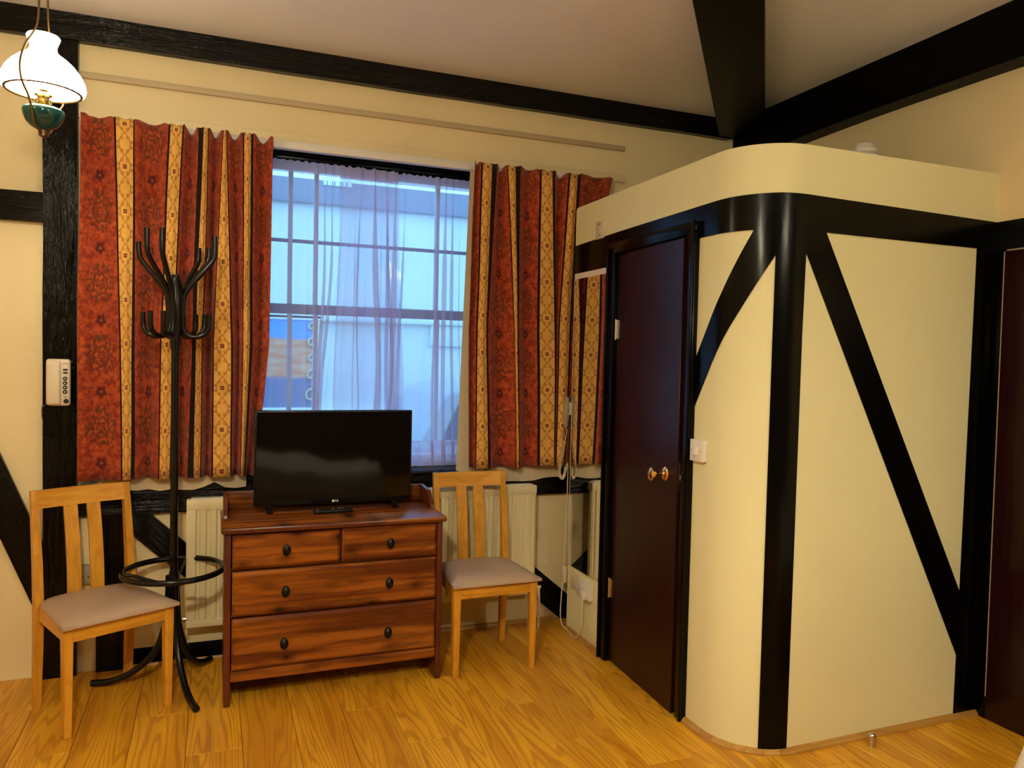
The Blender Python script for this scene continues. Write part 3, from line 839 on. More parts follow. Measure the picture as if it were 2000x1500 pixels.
# ================================================================== PENDANT LAMPS
def make_lamp(loc):
    t = empty('pendant_lamp', loc); t.scale = (.86, .86, .86)
    # z is measured from the shade's widest level
    bm = bm_new()
    prof = [(.055, .178), (.0585, .172), (.052, .155), (.046, .138), (.047, .122), (.058, .108), (.082, .092), (.110, .066), (.132, .036), (.145, .008), (.1485, -.012), (.146, -.028), (.136, -.038)]
    outer = prof; inner = [(r - .004, h - .001) for r, h in prof[::-1]]
    lathe(bm, outer + inner, seg=28, close=True); obj('shade', bm, 'opal_dim', t, 60, 'glowing white opal glass shade')
    bm = bm_new(); tube(bm, [(.131 * math.cos(a), .131 * math.sin(a), -.036) for a in [2 * PI * i / 40 for i in range(40)]], .006, 8, closed=True)
    ring = obj('shade_ring', bm, 'antbrass', t, 60)
    bm = bm_new(); lathe(bm, [(.001, .045), (.018, .040), (.028, .022), (.028, .002), (.018, -.018), (.012, -.03), (.001, -.03)], seg=20); obj('bulb', bm, 'bulb_dim', t, 60)
    bm = bm_new(); lathe(bm, [(.012, -.025), (.016, -.032), (.014, -.040), (.028, -.046), (.032, -.052), (.022, -.058), (.020, -.068), (.030, -.072), (.030, -.080), (.018, -.086), (.024, -.096), (.03, -.1)], seg=28); obj('burner', bm, 'brass', t, 30)
    bm = bm_new(); lathe(bm, [(.030, -.098), (.060, -.102), (.0715, -.108), (.0735, -.116), (.070, -.136), (.060, -.158), (.044, -.174), (.026, -.184), (.016, -.188), (.016, -.202), (.013, -.206), (.001, -.206)], seg=36)
    obj('oil_bowl', bm, 'greenglass', t, 50, 'dark green glass oil bowl')
    bm = bm_new(); lathe(bm, [(.016, -.186), (.0175, -.19), (.0165, -.21), (.010, -.214), (.001, -.214)], seg=20); obj('finial', bm, 'antbrass', t)
    T = Vector((0.177, -0.984, 0)); Rr = Vector((0.931, -0.364, 0)); a = (-0.42 * Rr + 0.90 * T).normalized()
    top = (CEIL - loc[2]) / .86
    for s in (1, -1):
        path = [a * (s * .030) + Vector((0, 0, top)), a * (s * .031) + Vector((0, 0, .35)), a * (s * .040) + Vector((0, 0, .22)), a * (s * .075) + Vector((0, 0, .16)), a * (s * .128) + Vector((0, 0, .095)), a * (s * .160) + Vector((0, 0, .02)), a * (s * .150) + Vector((0, 0, -.04)), a * (s * .105) + Vector((0, 0, -.085)), a * (s * .086) + Vector((0, 0, -.12)), a * (s * .060) + Vector((0, 0, -.175)), a * (s * .014) + Vector((0, 0, -.205))]
        bm = bm_new(); tube(bm, smooth_path(path, 5), .0042, 8); obj('hanger_rod', bm, 'antbrass', t, 60)
    bm = bm_new(); lathe(bm, [(.001, top - .03), (.05, top - .025), (.06, top - .004), (.06, top)], seg=24); obj('ceiling_rose', bm, 'antbrass', t)
    return t
lamp = make_lamp((-0.78, -0.95, 2.395))
tag(lamp, 'lit oil-style pendant lamp with white glass shade near the window wall', 'lamp', 'oil-style pendant lamps')
for i, (p, lab) in enumerate((((-0.50, -3.55, 2.395), 'lit oil-style pendant lamp hanging over the bed'), ((1.63, -4.30, 2.395), 'lit oil-style pendant lamp hanging at the far end of the room'))):
    c = copy_tree(lamp); c.location = p; c['label'] = lab
    for q in c.children:                      # brighter bulbs in these two
        if q.name.startswith(('shade.', 'bulb.')):
            q.data = q.data.copy(); q.data.materials[0] = M[('opal', 'bulb')[q.name.startswith('bulb')] + ('_a', '_b')[i]]

# ================================================================== FURNITURE
# ---- chest of drawers
ch = tag(empty('chest_of_drawers', (0.283, -0.40, 0)), 'reddish stained pine chest of drawers under the television', 'chest of drawers')
cx0, cy0 = 0.283, -0.40
def cb(name, x0, x1, y0, y1, z0, z1, mat, bev=.003, par=None, label=None):
    return part_box(name, (x0 - cx0, x1 - cx0, y0 - cy0, y1 - cy0, z0, z1), mat, par or ch, bev, label)
cb('side_panel', -0.189, -0.163, -0.59, -0.19, 0.0, 0.738, 'pine_z')
cb('side_panel', 0.731, 0.757, -0.59, -0.19, 0.0, 0.738, 'pine_z')
cb('top_board', -0.203, 0.772, -0.615, -0.185, 0.738, 0.764, 'pine_x', .010, None, 'top with rounded front edge')
cb('back_panel', -0.163, 0.731, -0.20, -0.19, 0.10, 0.738, 'pine_x', 0)
cb('inner_shelf', -0.163, 0.731, -0.575, -0.20, 0.140, 0.150, 'pine_x', 0)
cb('drawer_divider', 0.286, 0.300, -0.568, -0.20, 0.575, 0.738, 'pine_z', .001)
cb('drawer_rail', -0.163, 0.731, -0.568, -0.22, 0.568, 0.583, 'pine_x', .001)
cb('drawer_rail', -0.163, 0.731, -0.568, -0.22, 0.370, 0.384, 'pine_x', .001)
cb('bottom_rail', -0.163, 0.731, -0.588, -0.56, 0.102, 0.148, 'pine_x', .006)
def drawer(x0, x1, z0, z1, knobs):
    bm = bm_new()
    # chamfered raised front
    a = -0.574 - cy0; f = -0.598 - cy0; c = .012
    X0, X1_, Z0, Z1 = x0 - cx0, x1 - cx0, z0, z1
    A = [(X0, Z0), (X1_, Z0), (X1_, Z1), (X0, Z1)]
    B = [(X0 + c, Z0 + c), (X1_ - c, Z0 + c), (X1_ - c, Z1 - c), (X0 + c, Z1 - c)]
    vA = [bm.verts.new((u, a, v)) for u, v in A]; vM = [bm.verts.new((u, f + .010, v)) for u, v in A]; vB = [bm.verts.new((u, f, v)) for u, v in B]
    bm.faces.new(vA)
    for P, Q in ((vA, vM), (vM, vB)):
        for i in range(4): bm.faces.new((P[i], P[(i + 1) % 4], Q[(i + 1) % 4], Q[i]))
    bm.faces.new(vB)
    d = obj('drawer', bm, 'pine_x', ch, 20)
    for kx_, kz_ in knobs:
        b = bm_new(); ky_ = f
        r = lathe(b, [(.001, -.0), (.0155, .0), (.0155, -.003), (.012, -.004), (.010, -.0065), (.007, -.011), (.001, -.0125)], (0, 0, 0), 24, 'y')
        for v in b.verts: v.co = Vector((v.co.x * 1.15 + kx_ - cx0, v.co.y + ky_, v.co.z * 1.66 + kz_))
        tube(b, [(kx_ - cx0 + .0105 * math.sin(t), ky_ - .010 - .002 * math.cos(t), kz_ - .006 - .015 * math.cos(t)) for t in [2 * PI * i / 20 for i in range(20)]], .0018, 6, closed=True)
        obj('ring_pull', b, 'blackmetal', d, 40, 'oval black ring pull')
    return d
drawer(-0.158, 0.287, 0.584, 0.731, [(0.061, 0.654)])
drawer(0.297, 0.727, 0.584, 0.731, [(0.512, 0.652)])
drawer(-0.158, 0.727, 0.383, 0.572, [(0.059, 0.475), (0.509, 0.473)])
drawer(-0.158, 0.727, 0.152, 0.372, [(0.055, 0.250), (0.506, 0.247)])
cb('back_rail', -0.186, 0.757, -0.205, -0.187, 0.764, 0.848, 'pine_x', .003, None, 'low gallery rail at the back')
for xa in (-0.192, 0.744):
    bm = bm_new(); prism(bm, [(-0.205 - cy0, 0.764), (-0.42 - cy0, 0.764), (-0.415 - cy0, 0.782), (-0.385 - cy0, 0.80), (-0.35 - cy0, 0.842), (-0.205 - cy0, 0.850)], 'x', xa - cx0, xa + .018 - cx0)
    bevel_all(bm, .002, 1); obj('gallery_end', bm, 'pine_z', ch, 30)

# ---- television
tv = tag(empty('television', (0.304, -0.30, 0.764)), 'black flat-screen television standing on the chest', 'television')
bm = bm_new(); box(bm, -0.366, 0.366, -0.022, 0.012, 0.030, 0.470, .006); obj('bezel', bm, 'tvplastic', tv)
bm = bm_new(); box(bm, -0.30, 0.30, 0.012, 0.045, 0.06, 0.30, .015); obj('back_housing', bm, 'tvplastic', tv)
bm = bm_new(); box(bm, -0.357, 0.357, -0.0235, -0.020, 0.052, 0.462); obj('screen', bm, 'screen', tv, 40, 'switched-off glossy screen')
bm = bm_new(); lathe(bm, [(.001, -.0265), (.006, -.0265), (.006, -.022)], (-0.012 + .002, 0, 0.042), 16, 'y'); box(bm, 0.0, .0035, -.0262, -.022, .037, .047); box(bm, .0055, .013, -.0262, -.022, .037, .0395); box(bm, .0095, .013, -.0262, -.022, .037, .047)
obj('maker_badge', bm, 'white', tv, 40, 'small pale badge at bottom centre')
for sx in (-0.297, 0.282):
    bm = bm_new()
    for y0, y1 in ((-0.005, -0.052), (0.0, 0.075)):
        hexa(bm, [(sx - .011, y0 - .012, .030), (sx + .011, y0 - .012, .030), (sx + .011, y0 + .012, .030), (sx - .011, y0 + .012, .030)],
             [(sx - .014 , y1 - .008, 0.0), (sx + .014, y1 - .008, 0.0), (sx + .014, y1 + .012, 0.0), (sx - .014, y1 + .012, 0.0)])
    box(bm, sx - .011, sx + .011, -.02, .012, .028, .05)
    obj('tv_foot', bm, 'tvplastic', tv)
rm = tag(empty('remote_control', (0.283, -0.395, 0.764), R(4)), 'black remote control lying in front of the television', 'remote control')
bm = bm_new(); box(bm, -0.088, 0.088, -0.021, 0.021, 0.0, 0.017, .006); obj('case', bm, 'tvplastic', rm)
bm = bm_new()
for i in range(10):
    for j in range(3): box(bm, -0.078 + i * .015, -0.071 + i * .015, -0.013 + j * .010, -0.007 + j * .010, .0165, .019)
obj('keys', bm, 'darkplastic', rm)
for i, (bx_, by_) in enumerate([(0.0, .004), (.03, .006), (.045, .010), (-.07, 0)]):
    part_box('light_key', (bx_ - .003, bx_ + .003, by_ - .003, by_ + .003, .017, .0195), 'white', rm)

# ---- dining chair
def make_chair():
    t = empty('dining_chair')
    for s in (-1, 1):
        bm = bm_new(); x = s * .193; a, b = .019, .014       # tapered front leg
        hexa(bm, [(x - b, -.18 - b, 0), (x + b, -.18 - b, 0), (x + b, -.18 + b, 0), (x - b, -.18 + b, 0)],
             [(x - a, -.18 - a, .43), (x + a, -.18 - a, .43), (x + a, -.18 + a, .43), (x - a, -.18 + a, .43)])
        bevel_all(bm, .002, 1); obj('leg', bm, 'beech_z', t)
        # rear leg and back post: raked
        bm = bm_new(); prev = None; x = s * .180
        lv = [(0.0, .202, .014, .015), (.25, .186, .016, .019), (.43, .180, .016, .021), (.60, .192, .016, .018), (.90, .238, .013, .012)]
        rings = []
        for z, y, hx, hy in lv:
            xx = s * .184
            rings.append([bm.verts.new(q) for q in ((xx - hx, y - hy, z), (xx + hx, y - hy, z), (xx + hx, y + hy, z), (xx - hx, y + hy, z))])
        bm.faces.new(rings[0][::-1]); bm.faces.new(rings[-1])
        for P, Q in zip(rings[:-1], rings[1:]):
            for i in range(4): bm.faces.new((P[i], P[(i + 1) % 4], Q[(i + 1) % 4], Q[i]))
        obj('leg', bm, 'beech_z', t, 30, 'rear leg rising into the back post')
    part_box('apron', (-.176, .176, -.196, -.176, .372, .432), 'beech_x', t, .002)
    part_box('apron', (-.166, .166, .172, .190, .372, .432), 'beech_x', t, .002)
    for s in (-1, 1):
        bm = bm_new(); hexa(bm, [(s * .193 - .009, -.17, .372), (s * .193 + .009, -.17, .372), (s * .180 + .009, .17, .372), (s * .180 - .009, .17, .372)],
                            [(s * .193 - .009, -.17, .432), (s * .193 + .009, -.17, .432), (s * .180 + .009, .17, .432), (s * .180 - .009, .17, .432)])
        obj('apron', bm, 'beech_x', t)
    # top rail, slightly bowed
    bm = bm_new(); N = 10; rows = []
    for i in range(N + 1):
        f = i / N; x = -.180 + .36 * f; bow = .012 * (1 - (2 * f - 1) ** 2)
        rows.append([bm.verts.new(q) for q in ((x, .214 + bow, .825), (x, .234 + bow, .825), (x, .248 + bow, .899), (x, .228 + bow, .899))])
    bm.faces.new(rows[0]); bm.faces.new(rows[-1][::-1])
    for P, Q in zip(rows[:-1], rows[1:]):
        for i in range(4): bm.faces.new((P[i], Q[i], Q[(i + 1) % 4], P[(i + 1) % 4]))
    obj('top_rail', bm, 'beech_x', t, 30)
    for s in (-1, 1):
        x = s * .046; bm = bm_new(); rings = []
        for z, y in ((.42, .178), (.55, .184), (.70, .205), (.832, .234)):
            rings.append([bm.verts.new(q) for q in ((x - .027, y - .006, z), (x + .027, y - .006, z), (x + .027, y + .006, z), (x - .027, y + .006, z))])
        bm.faces.new(rings[0][::-1]); bm.faces.new(rings[-1])
        for P, Q in zip(rings[:-1], rings[1:]):
            for i in range(4): bm.faces.new((P[i], P[(i + 1) % 4], Q[(i + 1) % 4], Q[i]))
        obj('slat', bm, 'beech_z', t, 30)
    # padded seat
    bm = bm_new(); nx, ny = 14, 14
    def sx(u, v, z):
        yy = -.225 + .40 * v
        hw = .222 - .040 * v
        return (hw * (2 * u - 1), yy, z)
    top = [[bm.verts.new(sx(i / nx, j / ny, .446 + .032 * (max(0, 1 - abs(2 * i / nx - 1) ** 4.5) * max(0, 1 - abs(2 * j / ny - 1) ** 4.5)) ** .6)) for i in range(nx + 1)] for j in range(ny + 1)]
    bot = [[bm.verts.new(sx(i / nx, j / ny, .432)) for i in range(nx + 1)] for j in range(ny + 1)]
    for j in range(ny):
        for i in range(nx):
            bm.faces.new((top[j][i], top[j][i + 1], top[j + 1][i + 1], top[j + 1][i])); bm.faces.new((bot[j][i], bot[j + 1][i], bot[j + 1][i + 1], bot[j][i + 1]))
    for i in range(nx):
        bm.faces.new((bot[0][i], bot[0][i + 1], top[0][i + 1], top[0][i])); bm.faces.new((top[ny][i], top[ny][i + 1], bot[ny][i + 1], bot[ny][i]))
    for j in range(ny):
        bm.faces.new((top[j][0], top[j + 1][0], bot[j + 1][0], bot[j][0])); bm.faces.new((bot[j][nx], bot[j + 1][nx], top[j + 1][nx], top[j][nx]))
    obj('seat', bm, 'seat', t, 60, 'padded taupe leatherette seat')
    return t
chair = make_chair()
chair.location = (1.016, -0.422, 0); chair.rotation_euler = (0, 0, R(0.5))
tag(chair, 'beech dining chair with taupe seat, right of the chest by the radiator', 'chair', 'beech dining chairs')
c2 = copy_tree(chair); c2.location = (-0.662, -0.415, 0); c2.rotation_euler = (0, 0, R(27))
c2['label'] = 'beech dining chair with taupe seat, left of the coat stand'

# ---- coat stand
st = tag(empty('coat_stand', (-0.395, -0.298, 0)), 'black bentwood-style coat stand with two rings of hooks', 'coat stand')
bm = bm_new(); tube(bm, [(0, 0, z) for z in (.26, .6, 1.0, 1.4, 1.83)], .0165, 14); obj('pole', bm, 'blackmetal', st, 40)
bm = bm_new(); lathe(bm, [(.001, 1.50), (.018, 1.505), (.022, 1.53), (.022, 1.56), (.034, 1.60), (.034, 1.74), (.024, 1.80), (.020, 1.815), (.001, 1.818)], seg=20); obj('hub', bm, 'blackmetal', st, 40)
bm = bm_new(); lathe(bm, [(.001, .27), (.020, .27), (.022, .30), (.022, .50), (.018, .52), (.001, .52)], seg=20); obj('leg_collar', bm, 'blackmetal', st, 40)
for ang_ in (-3, -107, -132, -198, -305, -328):
    a = R(ang_); c, s = math.cos(a), math.sin(a)
    def pr(r, z): return (r * c, r * s, z)
    bm = bm_new(); tube(bm, smooth_path([pr(.030, 1.60), pr(.031, 1.70), pr(.042, 1.755), pr(.085, 1.815), pr(.130, 1.870), pr(.153, 1.905), pr(.158, 1.94), pr(.158, 2.010 - (.04 if s > 0.1 else 0))], 5), .0112, 10); obj('coat_hook', bm, 'blackmetal', st, 50)
    bm = bm_new(); tube(bm, smooth_path([pr(.030, 1.68), pr(.032, 1.60), pr(.046, 1.572), pr(.080, 1.560), pr(.118, 1.572), pr(.137, 1.605), pr(.139, 1.665)], 5), .0112, 10); obj('hat_hook', bm, 'blackmetal', st, 50)
leg_dirs = [(0.103, -0.300), (-0.336, 0.112), (0.155, 0.245)]
for lx, ly in leg_dirs:
    d = Vector((lx, ly, 0)); L = d.length; d.normalize()
    bm = bm_new(); tube(bm, smooth_path([d * .020 + Vector((0, 0, .50)), d * .024 + Vector((0, 0, .38)), d * .040 + Vector((0, 0, .26)), d * .085 + Vector((0, 0, .15)), d * (.17 * L / .34) + Vector((0, 0, .065)), d * (.26 * L / .34) + Vector((0, 0, .024)), d * L + Vector((0, 0, .0148))], 6), .0148, 12)
    obj('leg', bm, 'blackmetal', st, 50)
bm = bm_new(); tube(bm, [(.206 * math.cos(t), .206 * math.sin(t), .525) for t in [2 * PI * i / 48 for i in range(48)]], .0132, 10, closed=True); obj('umbrella_ring', bm, 'blackmetal', st, 50)
for i in range(3):
    a = math.atan2(leg_dirs[i][1], leg_dirs[i][0]) + R(20)
    bm = bm_new(); tube(bm, smooth_path([(.018 * math.cos(a), .018 * math.sin(a), .46), (.09 * math.cos(a), .09 * math.sin(a), .485), (.16 * math.cos(a), .16 * math.sin(a), .512), (.203 * math.cos(a), .203 * math.sin(a), .522)], 4), .008, 8); obj('ring_spoke', bm, 'blackmetal', st, 50)

# ---- radiator
ra = tag(empty('radiator', (0.54, -0.03, 0)), 'long cream panel radiator under the window, behind the chest', 'radiator')
rx0, rx1, rz0, rz1 = -0.89, 0.89, 0.195, 0.800
bm = bm_new(); prof = []
x = rx0 + .012; pitch = .0445; n = int((rx1 - rx0 - .024) / pitch); pitch = (rx1 - rx0 - .024) / n
front = []
for i in range(n):
    a = x + i * pitch
    front += [(a + pitch * .10, -.092), (a + pitch * .62, -.092), (a + pitch * .74, -.082), (a + pitch * .98, -.082)]
poly = [(rx0, -.055), (rx0, -.085), (rx0 + .010, -.092)] + front + [(rx1 - .010, -.092), (rx1, -.085), (rx1, -.055)]
A = [bm.verts.new((u, v, rz0 + .035)) for u, v in poly]; B = [bm.verts.new((u, v, rz1 - .045)) for u, v in poly]
for i in range(len(poly) - 1): bm.faces.new((A[i], A[i + 1], B[i + 1], B[i]))
bm.faces.new((A[0], B[0], B[-1], A[-1]))
obj('panel', bm, 'radiator', ra, 25, 'grooved cream front panel')
part_box('top_band', (rx0, rx1, -.093, -.030, rz1 - .047, rz1), 'radiator', ra, .005)
part_box('bottom_band', (rx0, rx1, -.091, -.055, rz0, rz0 + .036), 'radiator', ra, .004)
bm = bm_new(); box(bm, rx0 + .02, rx1 - .02, -.076, -.038, rz1, rz1 + .005)
obj('top_grille', bm, 'white', ra)
for sx_ in (rx0 + .1, rx1 - .1): part_box('bracket', (sx_ - .02, sx_ + .02, -.056, .03, .4, .7), 'radiator', ra)
bm = bm_new(); lathe(bm, [(.001, -.03), (.010, -.03), (.010, 0), (.014, 0), (.014, .018), (.001, .018)], (rx0 - .012, -.074, .235), 14, 'x')
tube(bm, smooth_path([(rx0 - .03, -.074, .235), (rx0 - .04, -.072, .20), (rx0 - .04, -.06, .10), (rx0 - .04, -.05, 0.0)], 4), .0075, 8); obj('valve', bm, 'chrome', ra, 40, 'steel valve and pipe at the left end')
bm = bm_new(); lathe(bm, [(.001, -.018), (.014, -.018), (.014, 0), (.010, 0), (.010, .03), (.001, .03)], (rx1 + .012, -.074, .225), 14, 'x')
tube(bm, smooth_path([(rx1 + .03, -.074, .225), (rx1 + .035, -.074, .15), (rx1 + .035, -.074, 0.0)], 4), .0075, 8); obj('valve', bm, 'oldwhite', ra, 40, 'painted valve and pipe at the right end')

# ---- mirror, plates, sockets on the partition
mr = tag(empty('wall_mirror', (X1, 0, 0)), 'tall frameless wall mirror reflecting the curtain, left of the maroon door', 'mirror')
bm = bm_new(); box(bm, -0.006, -0.001, -0.560, -0.182, 0.365, 1.935); obj('mirror_glass', bm, 'mirror', mr)
part_box('mirror_edge', (-0.0065, -0.0005, -0.1815, -0.178, 0.365, 1.96), 'mirroredge', mr)
part_box('mirror_edge', (-0.0065, -0.0005, -0.560, -0.178, 1.935, 1.965), 'mirroredge', mr, 0, 'pale strip along the top')
for z_ in (0.375, 1.92):
    bm = bm_new(); lathe(bm, [(.001, -.011), (.006, -.010), (.007, -.006)], (0, -0.545, z_), 14, 'x'); obj('mirror_screw', bm, 'chrome', mr)
bp = tag(empty('blank_plate', (X1, -0.46, 2.165)), 'cream switch plate high on the partition parapet', 'wall plate')
part_box('plate', (-.010, 0, -.043, .043, -.046, .046), 'oldwhite', bp, .003)
for zz in (-.028, .028): part_box('plate_slot', (-.0115, -.009, -.012, .012, zz - .004, zz + .004), 'greyplastic', bp)
part_box('rocker', (-.0125, -.009, -.012, .012, -.014, .014), 'oldwhite', bp, .001)
sw = tag(empty('light_switch', (X1, -1.374, 1.141)), 'white light switch on the partition beside the maroon door', 'light switch')
part_box('back_box', (-.018, 0, -.043, .043, -.043, .043), 'white', sw, .003)
part_box('face_plate', (-.024, -.0175, -.044, .044, -.044, .044), 'white', sw, .003)
bm = bm_new(); prism(bm, [(-.0235, -.016), (-.0235, .016), (-.027, .016), (-.034, -.016)], 'y', -.008, .008); 
o = obj('rocker', bm, 'white', sw, 30)
for yy in (-.03, .03):
    bm = bm_new(); lathe(bm, [(.001, -.0255), (.0028, -.0250), (.003, -.024)], (0, yy, 0), 10, 'x'); obj('plate_screw', bm, 'greyplastic', sw)
sk1 = tag(empty('blank_socket_plate', (X1, -0.281, 0.295)), 'blank cream wall plate next to the double socket', 'wall plate')
part_box('plate', (-.012, 0, -.046, .046, -.043, .043), 'oldwhite', sk1, .003)
sk2 = tag(empty('double_socket', (X1, -0.405, 0.286)), 'white double socket low on the partition under the mirror', 'socket')
part_box('back_box', (-.018, 0, -.074, .074, -.043, .043), 'white', sk2, .003)
part_box('face_plate', (-.024, -.017, -.075, .075, -.044, .044), 'white', sk2, .003)
for yy in (-.028, .028):
    part_box('switch_rocker', (-.027, -.023, yy * .55 - .007, yy * .55 + .007, .014, .030), 'white', sk2, .001)
for (yy, zz) in ((.04, -.004), (.05, -.018), (.03, -.018)):
    part_box('pin_hole', (-.0245, -.022, yy - .004, yy + .004, zz - .002, zz + .002), 'darkplastic', sk2)

# ---- hair dryer with coiled cord, plug and cable
hd = tag(empty('wall_hair_dryer', (1.583, -0.150, 1.21)), 'cream wall hair dryer handset on coiled cord at the mirror edge', 'hair dryer')
bm = bm_new(); tube(bm, smooth_path([(0, 0, -.085), (0, 0, -.05), (.002, -.002, 0), (.002, -.004, .045), (0, -.008, .08)], 5), lambda t: .010 + .008 * math.sin(PI * min(1, t * 1.05)) , 14); obj('handset', bm, 'greyplastic', hd, 60)
part_box('cradle', (.004, .022, -.018, .016, -.02, .05), 'oldwhite', hd, .003)
def coil(path, rad, turns, r, bm):
    P = smooth_path(path, 12); n = turns * 10; pts = []
    for i in range(n + 1):
        f = i / n * (len(P) - 1); j = min(int(f), len(P) - 2); q = P[j].lerp(P[j + 1], f - j)
        t = (P[j + 1] - P[j]).normalized(); u = t.orthogonal().normalized(); w = t.cross(u); a = 2 * PI * turns * i / n
        pts.append(q + u * rad * math.cos(a) + w * rad * math.sin(a))
    tube(bm, pts, r, 5)
bm = bm_new(); coil([(-.006, -.002, -.165), (-.016, 0, -.235), (-.030, .002, -.31), (-.030, .002, -.352), (-.014, .0, -.372), (-.002, -.002, -.35), (.004, -.004, -.31)], .0075, 46, .0022, bm)
obj('coiled_cord', bm, 'oldwhite', hd, 60, 'cream coiled cord')
bm = bm_new(); tube(bm, smooth_path([(0, 0, -.085), (.006, -.002, -.11), (.002, -.002, -.14), (-.006, -.002, -.17)], 5), .0022, 6)
tube(bm, smooth_path([(.004, -.004, -.31), (.014, -.006, -.29), (.016, -.006, -.40), (.014, -.004, -.60), (.008, -.004, -.78), (.012, 0.002, -.86)], 6), .0028, 6)
obj('lead', bm, 'oldwhite', hd, 60)
part_box('transformer_box', (.000, .022, -.014, .020, -.955, -.862), 'oldwhite', hd, .004)
pc = tag(empty('plug_lead', (X1, -0.44, 0.27)), 'white plug and cable running from the double socket to the floor', 'plug')
bm = bm_new(); box(bm, -.052, -.024, -.018, .018, -.022, .022, .005); obj('plug', bm, 'white', pc)
bm = bm_new(); tube(bm, smooth_path([(-.040, 0, -.02), (-.042, .002, -.07), (-.040, .008, -.15), (-.036, .05, -.225), (-.030, .10, -.262), (-.020, .20, -.264), (-.028, .265, -.25), (-.032, .285, -.20), (-.030, .285, -.12), (-.024, .287, -.03), (-.014, .29, -.015)], 6), .0032, 7); obj('cable', bm, 'white', pc, 60)

# ---- entry phone on the post
ph = tag(empty('intercom_handset', (-0.882, -0.042, 1.345)), 'cream door entry phone mounted on the black post', 'intercom')
part_box('base', (-.048, .048, -.026, 0, -.105, .105), 'oldwhite', ph, .012, None, 3)
bm = bm_new(); box(bm, -.045, .012, -.044, -.020, -.100, .096, .011, 3); obj('handset', bm, 'oldwhite', ph, 40)
for i, zz in enumerate((.018, -.002, -.022, -.042)):
    bm = bm_new(); lathe(bm, [(.001, -.030), (.0085, -.030), (.009, -.0265), (.009, -.025)], (.028, 0, zz), 16, 'y'); bt = obj('call_button', bm, 'darkplastic', ph)
    bm = bm_new(); lathe(bm, [(.001, -.0312), (.003, -.031), (.003, -.030)], (.028, 0, zz), 10, 'y'); obj('button_mark', bm, 'white', bt)
for zz in (.058, .044): part_box('slot_key', (.020, .038, -.029, -.025, zz - .004, zz + .004), 'darkplastic', ph, .0015)
bm = bm_new(); lathe(bm, [(.001, -.029), (.010, -.029), (.0105, -.025)], (.032, 0, -.083), 18, 'y'); obj('speaker_port', bm, 'darkplastic', ph)
part_box('indicator', (.026, .033, -.0275, -.025, -.066, -.063), 'darkplastic', ph)
part_box('maker_mark', (.020, .042, -.0268, -.0255, .084, .0865), 'greyplastic', ph)
bm = bm_new(); coil([(-.040, -.02, -.10), (-.058, -.018, -.11), (-.060, -.015, -.15), (-.052, -.012, -.19), (-.055, -.012, -.235), (-.038, -.012, -.25), (-.030, -.01, -.22)], .005, 34, .0022, bm); obj('coiled_cord', bm, 'blackmetal', ph, 60, 'black coiled cord')

# ---- socket box behind the left chair
sb = tag(empty('low_socket', (-0.775, -0.0, 0.465)), 'grey surface socket box behind the left chair', 'socket')
part_box('box', (-.035, .038, -.04, 0, -.038, .038), 'greyplastic', sb, .003)
part_box('face_plate', (-.037, .040, -.046, -.039, -.040, .040), 'greyplastic', sb, .003)
for xx in (-.01, .012): part_box('pin_hole', (xx - .003, xx + .003, -.0475, -.045, -.012, -.006), 'darkplastic', sb)
# ---- cloth on the sill beam
bm = bm_new(); nx = 10; g = []
for j in range(7):
    row = []
    for i in range(nx + 1):
        u = i / nx; v = j / 6
        zt = .868 + .028 * math.sin(PI * u) ** .6
        row.append(bm.verts.new((-0.80 + .085 * u, -.034 - .010 * math.sin(PI * u), .868 - .06 + (zt - .868 + .06) * v)))
    g.append(row)
row = [bm.verts.new((-0.80 + .085 * i / nx, -.002, .868 + .001)) for i in range(nx + 1)]; g.append(row)
for j in range(7):
    for i in range(nx): bm.faces.new((g[j][i], g[j][i + 1], g[j + 1][i + 1], g[j + 1][i]))
o = obj('cleaning_cloth', bm, 'bluecloth', None, 60); solid(o, .003)
tag(o, 'small blue-grey cloth over the sill beam behind the left chair', 'cloth')
# ---- door stop
ds = tag(empty('door_stop', (2.195, -1.735, 0)), 'small steel bullet door stop on the floor by the partition', 'door stop')
bm = bm_new(); lathe(bm, [(.001, 0), (.0165, 0), (.0165, .034), (.001, .034)], seg=24); obj('stop_body', bm, 'chrome', ds, 40)
bm = bm_new(); lathe(bm, [(.0155, .034), (.0160, .036), (.0150, .044), (.011, .050), (.005, .053), (.001, .0535)], seg=24); obj('stop_cap', bm, 'chrome', ds, 60)
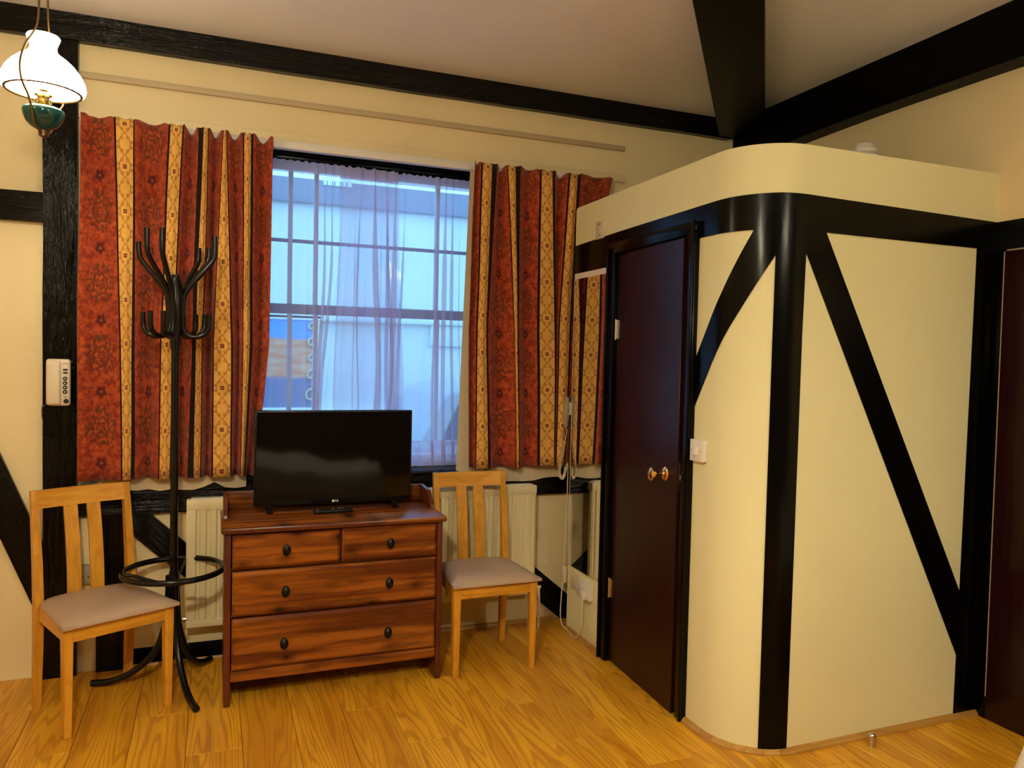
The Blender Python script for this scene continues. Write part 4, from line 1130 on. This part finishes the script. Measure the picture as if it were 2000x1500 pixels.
# ---- ribbed dome on the partition roof
dm = tag(empty('vent_cowl', (2.62, -1.17, 2.25)), 'white ribbed dome showing above the partition parapet', 'vent cowl')
bm = bm_new(); lathe(bm, [(.05, 0), (.05, .22), (.045, .25)], seg=28); obj('stem', bm, 'white', dm, 40)
bm = bm_new(); lathe(bm, [(.040, .215), (.060, .220), (.063, .236), (.050, .243), (.060, .250), (.059, .266), (.044, .272), (.050, .279), (.042, .294), (.022, .304), (.001, .306)], seg=32); obj('ribbed_cap', bm, 'white', dm, 30)

# ---- beds (one seen in the television's reflection, one showing a corner at the right edge)
def bed(name, x0, x1, y0, y1, zt, label, seed, rumple):
    t = tag(empty(name, ((x0 + x1) / 2, (y0 + y1) / 2, 0)), label, 'bed')
    hx, hy = (x1 - x0) / 2, (y1 - y0) / 2
    part_box('bed_base', (-hx + .03, hx - .03, -hy + .03, hy - .03, .06, .24), 'beech_x', t, .01)
    for sx_ in (-1, 1):
        for sy_ in (-1, 1): part_box('leg', (sx_ * (hx - .08) - .025, sx_ * (hx - .08) + .025, sy_ * (hy - .08) - .025, sy_ * (hy - .08) + .025, 0, .062), 'beech_z', t)
    part_box('mattress', (-hx + .02, hx - .02, -hy + .02, hy - .02, .24, zt - .06), 'bed', t, .04)
    bm = bm_new(); nx, ny = 70, 44; g = []
    for j in range(ny + 1):
        row = []
        for i in range(nx + 1):
            u, v = i / nx, j / ny
            ex = min(u, 1 - u) * 2 * hx; ey = min(v, 1 - v) * 2 * hy; e = min(ex, ey)
            x = -hx + 2 * hx * u; y = -hy + 2 * hy * v
            drop = 0.20 * max(0, 1 - e / .05) ** .8 if e < .05 else 0
            h = zt + rumple * (noise.noise(Vector((x * 2.2 + seed, y * 2.6, 0))) * .6 + abs(noise.noise(Vector((x * 4 + y * 3, y * 5, seed)))) * .5)
            if rumple > .05: h += .12 * math.exp(-((x + .30) / .45) ** 2) 
            row.append(bm.verts.new((x, y, h - drop)))
        g.append(row)
    for j in range(ny):
        for i in range(nx): bm.faces.new((g[j][i], g[j][i + 1], g[j + 1][i + 1], g[j + 1][i]))
    o = obj('duvet', bm, 'bed', t, 70, 'white duvet'); solid(o, .01)
    return t
bed('single_bed', -0.85, 1.12, -3.78, -2.86, .52, 'bed with rumpled duvet, seen as a reflection in the television', 3, .12)
bed('single_bed', 1.895, 2.80, -4.45, -2.475, .49, 'white bed showing one corner at the bottom right edge', 8, .03)
